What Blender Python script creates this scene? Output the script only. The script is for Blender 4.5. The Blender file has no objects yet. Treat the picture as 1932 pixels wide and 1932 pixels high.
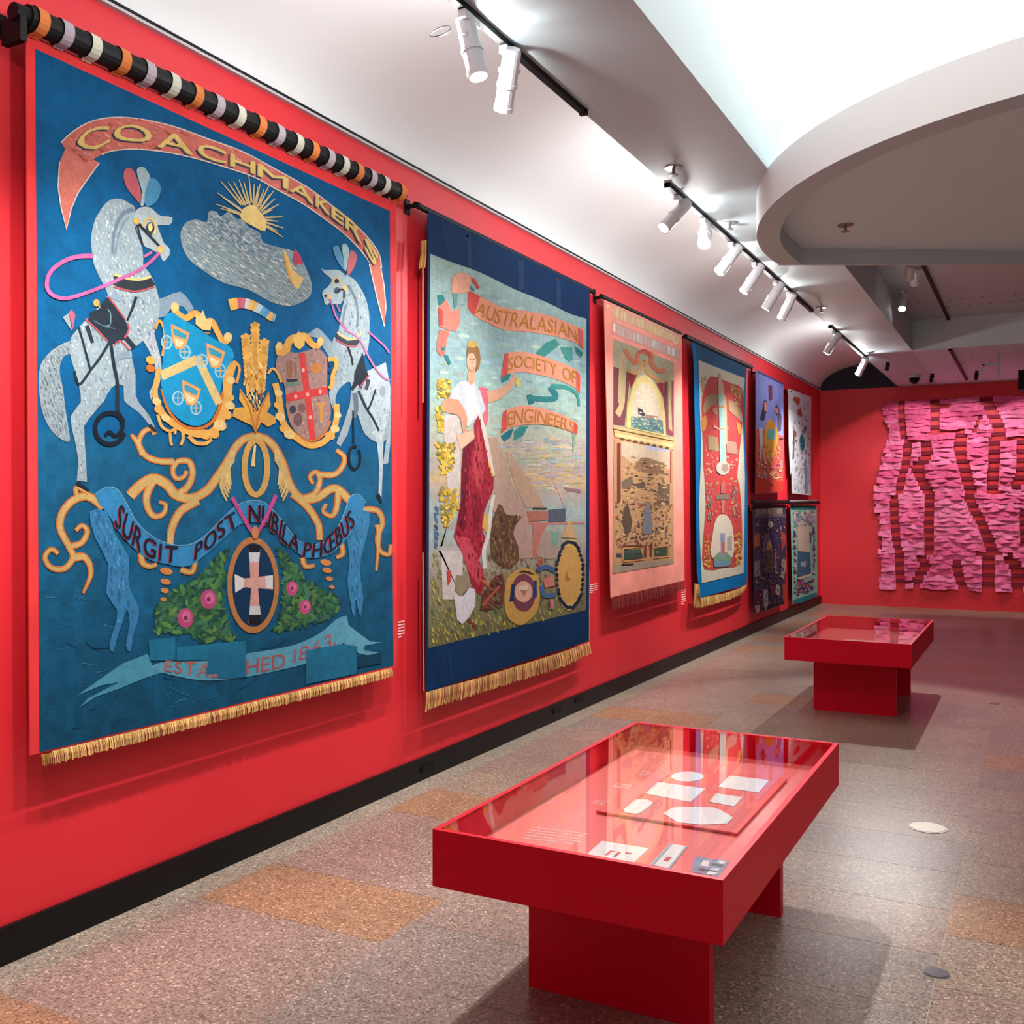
import bpy, bmesh, math, random
from mathutils import Vector, Matrix

# ------------------------------------------------------------------ camera
CAM_H = 1.9                     # eye height (m)
FPX, U0, V0 = 1885.0, 966.0, 958.0
TH = math.atan2(1957 - 966, FPX)
SN, CS = math.sin(TH), math.cos(TH)
CAM_X = 2.007 * CAM_H
HW = 4.22                       # height of the red walls / lower ceiling
YB = 20.4                       # back wall
XR = 9.2                        # right wall
YF = -3.0                       # wall behind the viewer

scn = bpy.context.scene
COL = scn.collection
cam_d = bpy.data.cameras.new('camera')
cam = bpy.data.objects.new('camera', cam_d)
COL.objects.link(cam)
cam.location = (CAM_X, 0, CAM_H)
cam.rotation_euler = (math.pi / 2, 0, TH)
cam_d.sensor_width = 36.0
cam_d.lens = 36.0 * FPX / 1932.0
cam_d.shift_y = -(966 - V0) / 1932.0
cam_d.clip_start = 0.05
scn.camera = cam

# ------------------------------------------------------------------ world, exposure
world = bpy.data.worlds.new('world'); scn.world = world
world.use_nodes = True
world.node_tree.nodes['Background'].inputs[0].default_value = (0.9, 0.95, 1.0, 1)
world.node_tree.nodes['Background'].inputs[1].default_value = 0.6
scn.view_settings.view_transform = 'Standard'
scn.view_settings.look = 'None'
scn.view_settings.gamma = 1.0
scn.view_settings.use_curve_mapping = False
scn.view_settings.exposure = 0.12
try:
    scn.cycles.max_bounces = 7
    scn.cycles.diffuse_bounces = 4
    scn.cycles.use_adaptive_sampling = True
    scn.cycles.adaptive_threshold = 0.03
    scn.cycles.use_denoising = True
    scn.cycles.sample_clamp_indirect = 6.0
except Exception:
    pass

SPOT_W = 200.0         # wall-washing track heads
SPILL_W = 24.0          # light leaking from the vents of each head
DOWN_W = 190.0         # heads over the display cases
SKYLIGHT = 1.7         # luminous skylight strength

# ------------------------------------------------------------------ pixel -> place
def ray(u, v):
    a = (u - U0) / FPX
    return (-SN + a * CS, CS + a * SN, -(v - V0) / FPX)
def on_wall(u, v, o=0.0):            # plane x = o  -> (y, z)
    r = ray(u, v); t = (o - CAM_X) / r[0]
    return (t * r[1], CAM_H + t * r[2])
def on_z(u, v, z=0.0):               # plane z = const -> (x, y)
    r = ray(u, v); t = (z - CAM_H) / r[2]
    return (CAM_X + t * r[0], t * r[1])
def on_back(u, v, y):                # plane y = const -> (x, z)
    r = ray(u, v); t = y / r[1]
    return (CAM_X + t * r[0], CAM_H + t * r[2])

# ------------------------------------------------------------------ materials
def lin(c):
    out = []
    for x in c[:3]:
        x = x / 255.0
        out.append(x / 12.92 if x <= 0.04045 else ((x + 0.055) / 1.055) ** 2.4)
    return tuple(out) + (1.0,)

def nodes_of(name):
    m = bpy.data.materials.new(name); m.use_nodes = True
    nt = m.node_tree
    return m, nt, nt.nodes['Principled BSDF']

def mat(name, rgb, rough=0.6, metal=0.0, noise=0.0, scale=20.0, bump=0.0, bscale=60.0, spec=0.5, coat=0.0):
    m, nt, b = nodes_of(name)
    b.inputs['Base Color'].default_value = lin(rgb)
    b.inputs['Roughness'].default_value = rough
    b.inputs['Metallic'].default_value = metal
    b.inputs['Specular IOR Level'].default_value = spec
    b.inputs['Coat Weight'].default_value = coat
    geo = nt.nodes.new('ShaderNodeNewGeometry')
    if noise > 0:
        n = nt.nodes.new('ShaderNodeTexNoise'); n.inputs['Scale'].default_value = scale
        n.inputs['Detail'].default_value = 4
        nt.links.new(geo.outputs['Position'], n.inputs['Vector'])
        mp = nt.nodes.new('ShaderNodeMapRange')
        mp.inputs['From Min'].default_value = 0.3; mp.inputs['From Max'].default_value = 0.7
        mp.inputs['To Min'].default_value = 1 - noise; mp.inputs['To Max'].default_value = 1 + noise
        nt.links.new(n.outputs['Fac'], mp.inputs['Value'])
        mx = nt.nodes.new('ShaderNodeMix'); mx.data_type = 'RGBA'; mx.blend_type = 'MULTIPLY'
        mx.inputs['Factor'].default_value = 1.0
        mx.inputs[6].default_value = lin(rgb)
        nt.links.new(mp.outputs['Result'], mx.inputs[7])
        nt.links.new(mx.outputs[2], b.inputs['Base Color'])
    if bump > 0:
        n2 = nt.nodes.new('ShaderNodeTexNoise'); n2.inputs['Scale'].default_value = bscale
        n2.inputs['Detail'].default_value = 3
        nt.links.new(geo.outputs['Position'], n2.inputs['Vector'])
        bp = nt.nodes.new('ShaderNodeBump'); bp.inputs['Strength'].default_value = bump
        bp.inputs['Distance'].default_value = 0.01
        nt.links.new(n2.outputs['Fac'], bp.inputs['Height'])
        nt.links.new(bp.outputs['Normal'], b.inputs['Normal'])
    return m

def emit(name, rgb, strength):
    m, nt, b = nodes_of(name)
    b.inputs['Base Color'].default_value = lin(rgb)
    b.inputs['Emission Color'].default_value = lin(rgb)
    b.inputs['Emission Strength'].default_value = strength
    return m

def terrazzo(name, rgb):
    m, nt, b = nodes_of(name)
    geo = nt.nodes.new('ShaderNodeNewGeometry')
    v = nt.nodes.new('ShaderNodeTexVoronoi'); v.inputs['Scale'].default_value = 112
    nt.links.new(geo.outputs['Position'], v.inputs['Vector'])
    sep = nt.nodes.new('ShaderNodeSeparateColor')
    nt.links.new(v.outputs['Color'], sep.inputs[0])
    ramp = nt.nodes.new('ShaderNodeValToRGB')
    e = ramp.color_ramp.elements
    e[0].position = 0.0; e[0].color = lin([x * 0.70 for x in rgb])
    e[1].position = 1.0; e[1].color = lin([min(255, x * 1.42) for x in rgb])
    for pos, k in ((0.25, 0.9), (0.75, 1.06), (0.93, 1.12)):
        el = e.new(pos); el.color = lin([min(255, x * k) for x in rgb])
    nt.links.new(sep.outputs[0], ramp.inputs[0])
    n = nt.nodes.new('ShaderNodeTexNoise'); n.inputs['Scale'].default_value = 3.0
    n.inputs['Detail'].default_value = 3
    nt.links.new(geo.outputs['Position'], n.inputs['Vector'])
    mp = nt.nodes.new('ShaderNodeMapRange')
    mp.inputs['To Min'].default_value = 0.8; mp.inputs['To Max'].default_value = 1.2
    nt.links.new(n.outputs['Fac'], mp.inputs['Value'])
    mx = nt.nodes.new('ShaderNodeMix'); mx.data_type = 'RGBA'; mx.blend_type = 'MULTIPLY'
    mx.inputs['Factor'].default_value = 1.0
    nt.links.new(ramp.outputs[0], mx.inputs[6]); nt.links.new(mp.outputs['Result'], mx.inputs[7])
    nt.links.new(mx.outputs[2], b.inputs['Base Color'])
    b.inputs['Roughness'].default_value = 0.30
    b.inputs['Specular IOR Level'].default_value = 0.45
    return m

def glass_mat():
    m, nt, b = nodes_of('case_glass')
    out = nt.nodes['Material Output']
    tr = nt.nodes.new('ShaderNodeBsdfTransparent')
    tr.inputs[0].default_value = (0.985, 0.99, 0.99, 1)
    gl = nt.nodes.new('ShaderNodeBsdfGlossy'); gl.inputs['Roughness'].default_value = 0.0
    fr = nt.nodes.new('ShaderNodeFresnel'); 
    ge = nt.nodes.new('ShaderNodeNewGeometry'); mr = nt.nodes.new('ShaderNodeMapRange')
    mr.inputs['To Min'].default_value = 1.6; mr.inputs['To Max'].default_value = 1 / 1.6      # same thin pane from either face
    nt.links.new(ge.outputs['Backfacing'], mr.inputs['Value']); nt.links.new(mr.outputs['Result'], fr.inputs['IOR'])
    ms = nt.nodes.new('ShaderNodeMixShader')
    nt.links.new(fr.outputs[0], ms.inputs[0]); nt.links.new(tr.outputs[0], ms.inputs[1]); nt.links.new(gl.outputs[0], ms.inputs[2])
    nt.links.new(ms.outputs[0], out.inputs['Surface'])
    return m

def paint_mat(name, rough=0.8, spec=0.12, mottle=0.16, mscale=14.0, fine=0.12, fscale=120.0, bump=0.25, fold=(2.2, 9.0)):
    """painted / dyed cloth: the print's colour comes with the print, the cloth adds weave, wear and soft creases"""
    m, nt, b = nodes_of(name)
    at = nt.nodes.new('ShaderNodeVertexColor'); at.layer_name = 'print'
    geo = nt.nodes.new('ShaderNodeNewGeometry')
    def nz(scale, lo, hi, det=4):
        n = nt.nodes.new('ShaderNodeTexNoise'); n.inputs['Scale'].default_value = scale
        n.inputs['Detail'].default_value = det
        nt.links.new(geo.outputs['Position'], n.inputs['Vector'])
        mp = nt.nodes.new('ShaderNodeMapRange')
        mp.inputs['From Min'].default_value = 0.3; mp.inputs['From Max'].default_value = 0.7
        mp.inputs['To Min'].default_value = lo; mp.inputs['To Max'].default_value = hi
        nt.links.new(n.outputs['Fac'], mp.inputs['Value'])
        return mp.outputs['Result']
    ml = nt.nodes.new('ShaderNodeMath'); ml.operation = 'MULTIPLY'
    nt.links.new(nz(mscale, 1 - mottle, 1 + mottle), ml.inputs[0])
    nt.links.new(nz(fscale, 1 - fine, 1 + fine, 2), ml.inputs[1])
    mx = nt.nodes.new('ShaderNodeMix'); mx.data_type = 'RGBA'; mx.blend_type = 'MULTIPLY'
    mx.inputs['Factor'].default_value = 1.0
    nt.links.new(at.outputs['Color'], mx.inputs[6]); nt.links.new(ml.outputs[0], mx.inputs[7])
    nt.links.new(mx.outputs[2], b.inputs['Base Color'])
    b.inputs['Roughness'].default_value = rough
    b.inputs['Specular IOR Level'].default_value = spec
    n2 = nt.nodes.new('ShaderNodeTexNoise'); n2.inputs['Scale'].default_value = 1.0; n2.inputs['Detail'].default_value = 3
    mpn = nt.nodes.new('ShaderNodeMapping'); mpn.inputs['Scale'].default_value = (1, fold[1] * 0.5, fold[0])
    nt.links.new(geo.outputs['Position'], mpn.inputs['Vector']); nt.links.new(mpn.outputs[0], n2.inputs['Vector'])
    bp = nt.nodes.new('ShaderNodeBump'); bp.inputs['Strength'].default_value = bump; bp.inputs['Distance'].default_value = 0.05
    nt.links.new(n2.outputs['Fac'], bp.inputs['Height']); nt.links.new(bp.outputs['Normal'], b.inputs['Normal'])
    return m

M = {}
M['red'] = mat('red_wall_paint', (214, 35, 47), 0.55, noise=0.03, scale=1.5, bump=0.03, bscale=150)
M['case'] = mat('red_case_paint', (210, 0, 38), 0.45, spec=0.2)
M['case_in'] = mat('case_lining', (238, 104, 100), 0.6)
M['white'] = mat('white_plaster', (226, 229, 230), 0.7, bump=0.02, bscale=40)
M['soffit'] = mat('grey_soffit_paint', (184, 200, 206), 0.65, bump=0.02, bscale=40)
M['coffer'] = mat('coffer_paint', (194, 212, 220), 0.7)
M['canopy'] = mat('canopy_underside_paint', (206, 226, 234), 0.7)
M['black'] = mat('black_satin', (14, 13, 16), 0.6, spec=0.2)
M['skirt'] = mat('black_skirting', (9, 9, 12), 0.45, noise=0.1, scale=30, spec=0.25)
M['dark'] = mat('vault_gap_shade', (44, 42, 52), 0.9)
M['greytrim'] = mat('grey_trim', (190, 190, 195), 0.5)
M['lampwhite'] = mat('lamp_white_enamel', (222, 222, 226), 0.3)
M['steel'] = mat('brushed_steel', (150, 152, 158), 0.3, metal=0.9)
M['grout'] = mat('pale_grout', (178, 164, 152), 0.8)
M['paper'] = mat('white_paper', (238, 238, 240), 0.8, noise=0.03, scale=60)
M['gold'] = mat('gold_bullion_thread', (206, 160, 96), 0.55, noise=0.25, scale=90)
M['ivory'] = mat('ivory_disc', (232, 226, 208), 0.35)
M['skyglass'] = emit('skylight_diffuser', (255, 254, 250), SKYLIGHT)
M['drum'] = emit('glowing_well_wall', (255, 255, 252), 0.95)  # glow added to the curved wall so it reads blown-out white
M['wellside'] = emit('glowing_well_side', (255, 255, 252), 0.5)  # weak glow added to the plaster sides to whiten them
M['lens'] = emit('lamp_lens', (255, 252, 245), 8.0)
M['glass'] = glass_mat()
TILE = [terrazzo('terrazzo_rose', (146, 125, 114)), terrazzo('terrazzo_sand', (150, 131, 116)),
        terrazzo('terrazzo_ochre', (154, 120, 95)), terrazzo('terrazzo_grey', (138, 124, 116))]
M['tile_border'] = terrazzo('terrazzo_border', (150, 136, 122))
M['paint'] = paint_mat('painted_cloth')
M['paint_fine'] = paint_mat('painted_canvas', mottle=0.10, mscale=24, fine=0.12, fscale=90, bump=0.15)
M['paint_plain'] = paint_mat('dyed_silk', rough=0.75, spec=0.06, mottle=0.10, mscale=5, fine=0.05, bump=0.3)
M['pink'] = mat('pink_cloth', (232, 96, 146), 0.7, noise=0.2, scale=14, bump=0.4, bscale=30)

# ------------------------------------------------------------------ mesh helpers
class MB:
    def __init__(s): s.v = []; s.f = []; s.c = []
    def face(s, pts, col=None):
        i = len(s.v); s.v += [tuple(p) for p in pts]
        s.f.append(tuple(range(i, i + len(pts)))); s.c.append(col)
    def box(s, x0, x1, y0, y1, z0, z1):
        i = len(s.v)
        s.v += [(x0, y0, z0), (x1, y0, z0), (x1, y1, z0), (x0, y1, z0), (x0, y0, z1), (x1, y0, z1), (x1, y1, z1), (x0, y1, z1)]
        for f in ((0, 3, 2, 1), (4, 5, 6, 7), (0, 1, 5, 4), (1, 2, 6, 5), (2, 3, 7, 6), (3, 0, 4, 7)):
            s.f.append(tuple(i + k for k in f)); s.c.append(None)
        return s
    def prism(s, pts, z0, z1):
        n = len(pts); i = len(s.v)
        s.v += [(p[0], p[1], z0) for p in pts] + [(p[0], p[1], z1) for p in pts]
        s.f.append(tuple(i + k for k in reversed(range(n)))); s.f.append(tuple(i + n + k for k in range(n)))
        s.c += [None, None]
        for k in range(n):
            s.f.append((i + k, i + (k + 1) % n, i + n + (k + 1) % n, i + n + k)); s.c.append(None)
        return s
    def tube(s, path, r, n=10, cap=True):
        path = [Vector(p) for p in path]; i0 = len(s.v)
        rr = r if isinstance(r, (list, tuple)) else [r] * len(path)
        for k, p in enumerate(path):
            d = (path[min(k + 1, len(path) - 1)] - path[max(k - 1, 0)]).normalized()
            a = d.orthogonal().normalized() if abs(d.z) > 0.99 else d.cross(Vector((0, 0, 1))).normalized()
            b = d.cross(a)
            for j in range(n):
                t = 2 * math.pi * j / n
                s.v.append(tuple(p + a * math.cos(t) * rr[k] + b * math.sin(t) * rr[k]))
        for k in range(len(path) - 1):
            for j in range(n):
                a0 = i0 + k * n + j; a1 = i0 + k * n + (j + 1) % n
                s.f.append((a0, a1, a1 + n, a0 + n)); s.c.append(None)
        if cap:
            s.f.append(tuple(i0 + j for j in reversed(range(n)))); s.c.append(None)
            e = i0 + (len(path) - 1) * n
            s.f.append(tuple(e + j for j in range(n))); s.c.append(None)
        return s
    def build(s, name, m, parent=None, smooth=False, fix=False, local=True):
        me = bpy.data.meshes.new(name); me.from_pydata(s.v, [], s.f); me.update()
        if fix:
            bm = bmesh.new(); bm.from_mesh(me); bmesh.ops.recalc_face_normals(bm, faces=bm.faces); bm.to_mesh(me); bm.free()
        me.materials.append(m)
        if any(c is not None for c in s.c):
            ca = me.color_attributes.new('print', 'FLOAT_COLOR', 'CORNER')
            li = 0
            for p, c in zip(me.polygons, s.c):
                c = c or (0.5, 0.5, 0.5, 1)
                for q in p.loop_indices: ca.data[q].color = c
        if smooth:
            for p in me.polygons: p.use_smooth = True
        o = bpy.data.objects.new(name, me); COL.objects.link(o)
        if parent is not None:
            o.parent = parent
            o.matrix_parent_inverse = parent_world(parent).inverted()
        return o

def parent_world(p):
    return p.matrix_basis.copy() if p.parent is None else Matrix.Identity(4)

def empty(name, loc=(0, 0, 0)):
    o = bpy.data.objects.new(name, None); COL.objects.link(o); o.location = loc
    o.empty_display_size = 0.1
    return o
def tag(o, label=None, cat=None, group=None, kind=None):
    if label: o['label'] = label
    if cat: o['category'] = cat
    if group: o['group'] = group
    if kind: o['kind'] = kind
    return o
def struct(name, mb, m, smooth=False, label=None):
    o = mb.build(name, m, None, smooth); tag(o, label, None, None, 'structure'); return o
def copy_tree(o, delta=(0, 0, 0)):
    """copy of a thing with its parts and sub-parts, moved by delta"""
    def rec(s, parent):
        c = s.copy(); COL.objects.link(c)
        if parent is not None:
            c.parent = parent; c.matrix_parent_inverse = s.matrix_parent_inverse.copy()
        for ch in KIDS(s): rec(ch, c)
        return c
    r = rec(o, None); r.location = Vector(o.location) + Vector(delta)
    return r
def KIDS(s):
    return [x for x in list(bpy.data.objects) if x.parent == s]
# ================================================================== the room
random.seed(7)
struct('wall_left', MB().box(-0.2, 0, YF, YB + 0.2, 0, HW), M['red'])
struct('wall_back', MB().box(0, XR, YB, YB + 0.2, 0, HW), M['red'])
struct('wall_right', MB().box(XR, XR + 0.2, YF, YB + 0.2, 0, HW + 0.6), M['white'])
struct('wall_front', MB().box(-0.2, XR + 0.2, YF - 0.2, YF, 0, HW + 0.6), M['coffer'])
struct('baseboard_left', MB().box(0, 0.022, YF, YB, 0, 0.158), M['skirt'])
struct('trim_1', MB().box(0, 0.03, YF, YB, HW, HW + 0.014), M['greytrim'])
struct('trim_2', MB().box(0.0, 0.034, YF, YB, HW + 0.014, HW + 0.028), M['black'])  # black strip stands in for the shadow gap above the wall

# ---- floor: each slab of stone is a piece, joints recessed
floor = MB().box(-0.2, XR + 0.2, YF - 0.2, YB + 0.2, -0.15, -0.0015).build('floor', M['grout'])
tag(floor, None, None, None, 'structure')
MODL, COLW, X0 = 0.533, 1.0865, 0.19
def tile_mesh(w, l):
    g = 0.0018; mb = MB(); mb.box(g, w - g, g, l - g, -0.02, 0.0); return mb
def make_tile_set(w, mats):
    out = []
    for m in mats:
        t = tile_mesh(w, MODL); me = bpy.data.meshes.new('tile'); me.from_pydata(t.v, [], t.f); me.materials.append(m); out.append(me)
    return out
border_set = make_tile_set(X0, [M['tile_border']])
main_set = make_tile_set(COLW, TILE)
def put_tile(me, x, y):
    o = bpy.data.objects.new('tile', me); COL.objects.link(o); o.parent = floor; o.location = (x, y, 0)
y = 2.804 - MODL * 4
while y < YB - 0.05:
    put_tile(border_set[0], 0.0, y); y += MODL
OFFS = [2.53, 2.79, 4.07, 4.30, 4.20]
tone = random.Random(11)
fixed = {(0, 2): 2, (0, 0): 0, (0, 1): 0, (0, -1): 2, (1, 2): 0, (1, 1): 3, (1, 0): 3, (1, 3): 1}
for c in range(5):
    y0 = OFFS[c]; k = 0
    k0 = -int((y0 - 0.7) / MODL)
    for k in range(k0, int((YB - y0) / MODL) + 1):
        t = fixed.get((c, k), tone.choice([0, 0, 0, 1, 1, 3, 3, 2]))
        if c == 3 and k == 1: t = 2
        put_tile(main_set[t], X0 + c * COLW, y0 + k * MODL)
rest = MB()
for c in range(5, 9):
    x = X0 + c * COLW
    if x > XR - 0.1: break
    for k in range(-8, 36):
        yy = 2.4 + (c % 2) * 0.27 + k * MODL
        rest.box(x + .0035, min(XR, x + COLW) - .0035, yy + .0035, min(YB, yy + MODL) - .0035, -0.02, 0)
o = rest.build('paving', TILE[0], floor); tag(o, None, None, None, 'stuff')

# ---- ceiling
ceil = empty('ceiling', (0, 0, HW)); tag(ceil, None, None, None, 'structure')
XS, XE = 1.455, 2.18
ZT = 4.71
cv = MB()
prof = [(0.0, HW + 0.028)] + [(1.0 - math.cos(t) * 1.0, HW + 0.028 + (ZT - HW - 0.028) * math.sin(t)) for t in [math.pi / 2 * i / 18 for i in range(1, 19)]] + [(XS + 0.05, ZT)]
ys = [YF, 2, 6, 10, 14, 18, YB]
for k in range(len(ys) - 1):
    for (xa, za), (xb, zb) in zip(prof[:-1], prof[1:]):
        cv.face([(xa, ys[k], za), (xb, ys[k], zb), (xb, ys[k + 1], zb), (xa, ys[k + 1], za)])
me = cv
cvo = cv.build('cove_vault', M['white'], ceil, True)
bm = bmesh.new(); bm.from_mesh(cvo.data); bmesh.ops.remove_doubles(bm, verts=bm.verts, dist=1e-4); bm.to_mesh(cvo.data); bm.free()
for p in cvo.data.polygons: p.use_smooth = True
MB().box(-0.2, 0.0, YF, YB + 0.2, HW, ZT + 0.2).build('cove_backing', M['white'], ceil)
MB().box(-0.2, XS, YF, YB + 0.2, ZT + 0.02, ZT + 0.2).build('cove_top', M['white'], ceil)
MB().box(0.0, XS, YB, YB + 0.1, HW, ZT + 0.1).build('vault_shade_board', M['dark'], ceil)  # dark-coloured board stands in for the unlit gap at the vault end
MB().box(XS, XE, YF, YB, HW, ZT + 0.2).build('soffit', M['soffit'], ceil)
XE2 = 7.0
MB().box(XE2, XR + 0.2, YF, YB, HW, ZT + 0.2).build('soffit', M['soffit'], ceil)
# skylight well and its luminous diffuser
ZSK = 5.7; YW = 9.6
PC, PR = (4.6, 8.14), 2.73                    # round canopy: centre, radius
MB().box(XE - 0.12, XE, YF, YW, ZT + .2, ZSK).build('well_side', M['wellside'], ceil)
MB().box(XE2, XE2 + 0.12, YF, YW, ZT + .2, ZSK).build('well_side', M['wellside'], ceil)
MB().box(XE - 0.12, XE2 + 0.12, YF - 0.1, YF, HW, ZSK).build('well_end', M['white'], ceil)
wf = MB(); n = 40
rw = PR - 0.14
for i in range(n):
    a0 = math.pi + math.pi * i / n; a1 = math.pi + math.pi * (i + 1) / n
    p0 = (PC[0] + rw * math.cos(a0), PC[1] + rw * math.sin(a0)); p1 = (PC[0] + rw * math.cos(a1), PC[1] + rw * math.sin(a1))
    if max(p0[0], p1[0]) < XE or min(p0[0], p1[0]) > XE2: continue
    wf.face([(p0[0], p0[1], HW), (p1[0], p1[1], HW), (p1[0], p1[1], ZSK), (p0[0], p0[1], ZSK)])
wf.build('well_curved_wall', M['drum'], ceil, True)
MB().box(XE - 0.12, XE2 + 0.12, YF - 0.1, 1.5, ZSK, ZSK + 0.05).build('well_lid', M['white'], ceil)
o = MB().box(XE - 0.12, XE2 + 0.12, 1.5, YW, ZSK, ZSK + 0.05).build('skylight', M['skyglass'], ceil)
o['label'] = 'bright white luminous skylight'
# thin dark rim line up in the well
rim = MB(); rim.tube([(PC[0] + 2.1 * math.cos(a), PC[1] - 2.3 + 2.1 * math.sin(a), 5.66) for a in [math.pi * (1.02 + 0.4 * i / 16) for i in range(17)]], 0.012, 6)
rim.build('skylight_rim', M['greytrim'], ceil)

# ---- round canopy under the skylight
ZF = 3.945; ZP = 4.085
canopy = empty('ceiling_canopy', (PC[0], PC[1], ZF)); tag(canopy, None, None, None, 'structure')
def arc(r, a0, a1, n):
    return [(PC[0] + r * math.cos(a0 + (a1 - a0) * i / n), PC[1] + r * math.sin(a0 + (a1 - a0) * i / n)) for i in range(n + 1)]
aL = math.atan2(8.46 - PC[1], 1.94 - PC[0]); aL = aL if aL > 0 else aL + 2 * math.pi   # left end of the chord
chord_dir = Vector((CS, SN, 0)).normalized()
PL = Vector((PC[0] + PR * math.cos(aL), PC[1] + PR * math.sin(aL), 0))
# where the oblique far edge meets the circle again
bq = 2 * ((PL.x - PC[0]) * chord_dir.x + (PL.y - PC[1]) * chord_dir.y)
PE = PL + chord_dir * (-bq)
aE = math.atan2(PE.y - PC[1], PE.x - PC[0]) + 2 * math.pi
out = arc(PR, aL, aE, 72); inn = arc(PR - 0.17, aL, aE, 72)
inn[0] = (PL.x + chord_dir.x * 0.19, PL.y + chord_dir.y * 0.19); inn[-1] = (PE.x - chord_dir.x * 0.19, PE.y - chord_dir.y * 0.19)
fs = MB()
for k in range(72):
    a, b, c, d = out[k], out[k + 1], inn[k], inn[k + 1]
    fs.face([(a[0], a[1], ZF), (b[0], b[1], ZF), (b[0], b[1], HW + 0.01), (a[0], a[1], HW + 0.01)])
fso = fs.build('canopy_fascia', M['white'], canopy, True)
bm = bmesh.new(); bm.from_mesh(fso.data); bmesh.ops.remove_doubles(bm, verts=bm.verts, dist=1e-4); bm.to_mesh(fso.data); bm.free()
rg = MB()
for k in range(72):
    a, b, c, d = out[k], out[k + 1], inn[k], inn[k + 1]
    rg.face([(a[0], a[1], ZF), (c[0], c[1], ZF), (d[0], d[1], ZF), (b[0], b[1], ZF)])
    rg.face([(c[0], c[1], ZF), (c[0], c[1], ZP + .02), (d[0], d[1], ZP + .02), (d[0], d[1], ZF)])
    rg.face([(a[0], a[1], HW + 0.01), (b[0], b[1], HW + 0.01), (d[0], d[1], HW + 0.01), (c[0], c[1], HW + 0.01)])
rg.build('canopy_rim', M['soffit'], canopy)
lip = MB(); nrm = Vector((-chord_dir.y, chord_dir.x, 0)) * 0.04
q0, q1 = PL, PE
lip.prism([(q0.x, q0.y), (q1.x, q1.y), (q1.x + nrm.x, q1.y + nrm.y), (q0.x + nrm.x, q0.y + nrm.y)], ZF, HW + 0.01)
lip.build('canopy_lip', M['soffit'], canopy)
# underside panel: level up to a transverse crease, then falling a little towards the far edge
YC = 8.46
ri = PR - 0.17; hx_ = math.sqrt(ri * ri - (YC - PC[1]) ** 2)
near = [(PC[0] - hx_, YC)] + [p for p in inn if p[1] < YC - .001] + [(PC[0] + hx_, YC)]
pn = MB(); pn.face([(p[0], p[1], ZP) for p in near])
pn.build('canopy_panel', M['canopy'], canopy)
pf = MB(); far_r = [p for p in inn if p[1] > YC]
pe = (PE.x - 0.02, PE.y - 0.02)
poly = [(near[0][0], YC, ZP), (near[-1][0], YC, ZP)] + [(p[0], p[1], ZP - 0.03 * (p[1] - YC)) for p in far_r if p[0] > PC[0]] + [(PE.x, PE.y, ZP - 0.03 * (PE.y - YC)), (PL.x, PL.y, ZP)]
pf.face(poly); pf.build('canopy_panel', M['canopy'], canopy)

tp_ = MB(); tp_.face([(p[0], p[1], HW + 0.005) for p in out]); tp_.build('canopy_top', M['white'], canopy)

# ---- coffer and far beam
ZC = 4.66; YC1 = 15.8
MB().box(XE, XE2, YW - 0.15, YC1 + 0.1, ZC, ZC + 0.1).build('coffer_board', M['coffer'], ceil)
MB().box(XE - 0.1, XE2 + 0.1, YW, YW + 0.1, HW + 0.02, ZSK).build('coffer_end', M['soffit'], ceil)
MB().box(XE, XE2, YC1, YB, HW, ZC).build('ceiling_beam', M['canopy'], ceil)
holes = MB()
def hole_row(p0, p1, z, step, r):
    a = on_z(*p0, z); b = on_z(*p1, z)
    d = Vector((1, (b[1] - a[1]) / (b[0] - a[0])))
    x = a[0]
    while x < 6.6:
        yy = (a[1] + b[1]) / 2
        holes.face([(x + r * math.cos(t), yy + r * math.sin(t) * 1.0, z - 0.0015) for t in [2 * math.pi * k / 8 for k in range(8)]])
        x += step
hole_row((1713, 573), (1914, 554), ZC, 0.13, 0.02)
hole_row((1732, 585), (1929, 566), ZC, 0.13, 0.02)
hole_row((1746, 676), (1914, 667), HW, 0.13, 0.02)
hole_row((1752, 688), (1914, 679), HW, 0.13, 0.02)
hole_row((1790, 713), (1914, 706), HW, 0.13, 0.02)
h = holes.build('perforations', M['black'], ceil); tag(h, None, None, None, 'stuff')

# ---- service fittings
def sprinkler(x, y, z, where):
    t = empty('sprinkler', (x, y, z)); tag(t, 'small grey sprinkler head ' + where, 'sprinkler', 'ceiling sprinklers')
    MB().tube([(x, y, z), (x, y, z - 0.008)], 0.06, 14).build('plate', M['steel'], t)
    MB().tube([(x, y, z - 0.008), (x, y, z - 0.05)], 0.012, 8).build('stem', M['steel'], t)
    MB().tube([(x, y, z - 0.05), (x, y, z - 0.056)], 0.03, 10).build('deflector', M['steel'], t)
for (x, y, z, w) in ((1.62, 6.54, HW, 'between the pair and the row of spotlights'), (1.60, 8.02, HW, 'beside the spotlight row and canopy edge'),
                     (1.60, 11.9, HW, 'just past the end of the spotlight row'), (1.60, 15.7, HW, 'beside the short lighting track')):
    sprinkler(x, y, z, w)
sp = on_z(1595, 424, ZP); sprinkler(sp[0], sp[1], ZP, 'on the underside of the round canopy')
for k, q in enumerate(((1806, 518), (1905, 567))):
    pass
# security dome
t = empty('security_camera', (1.91, 18.76, HW)); tag(t, 'small dark security camera dome on ceiling near back wall', 'camera')
MB().tube([(1.91, 18.76, HW), (1.91, 18.76, HW - .05)], 0.11, 16).build('base', M['greytrim'], t)
MB().tube([(1.91, 18.76, HW - .05), (1.91, 18.76, HW - .11), (1.91, 18.76, HW - .15)], [0.09, 0.075, 0.03], 16).build('dome', M['black'], t, True)
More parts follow.
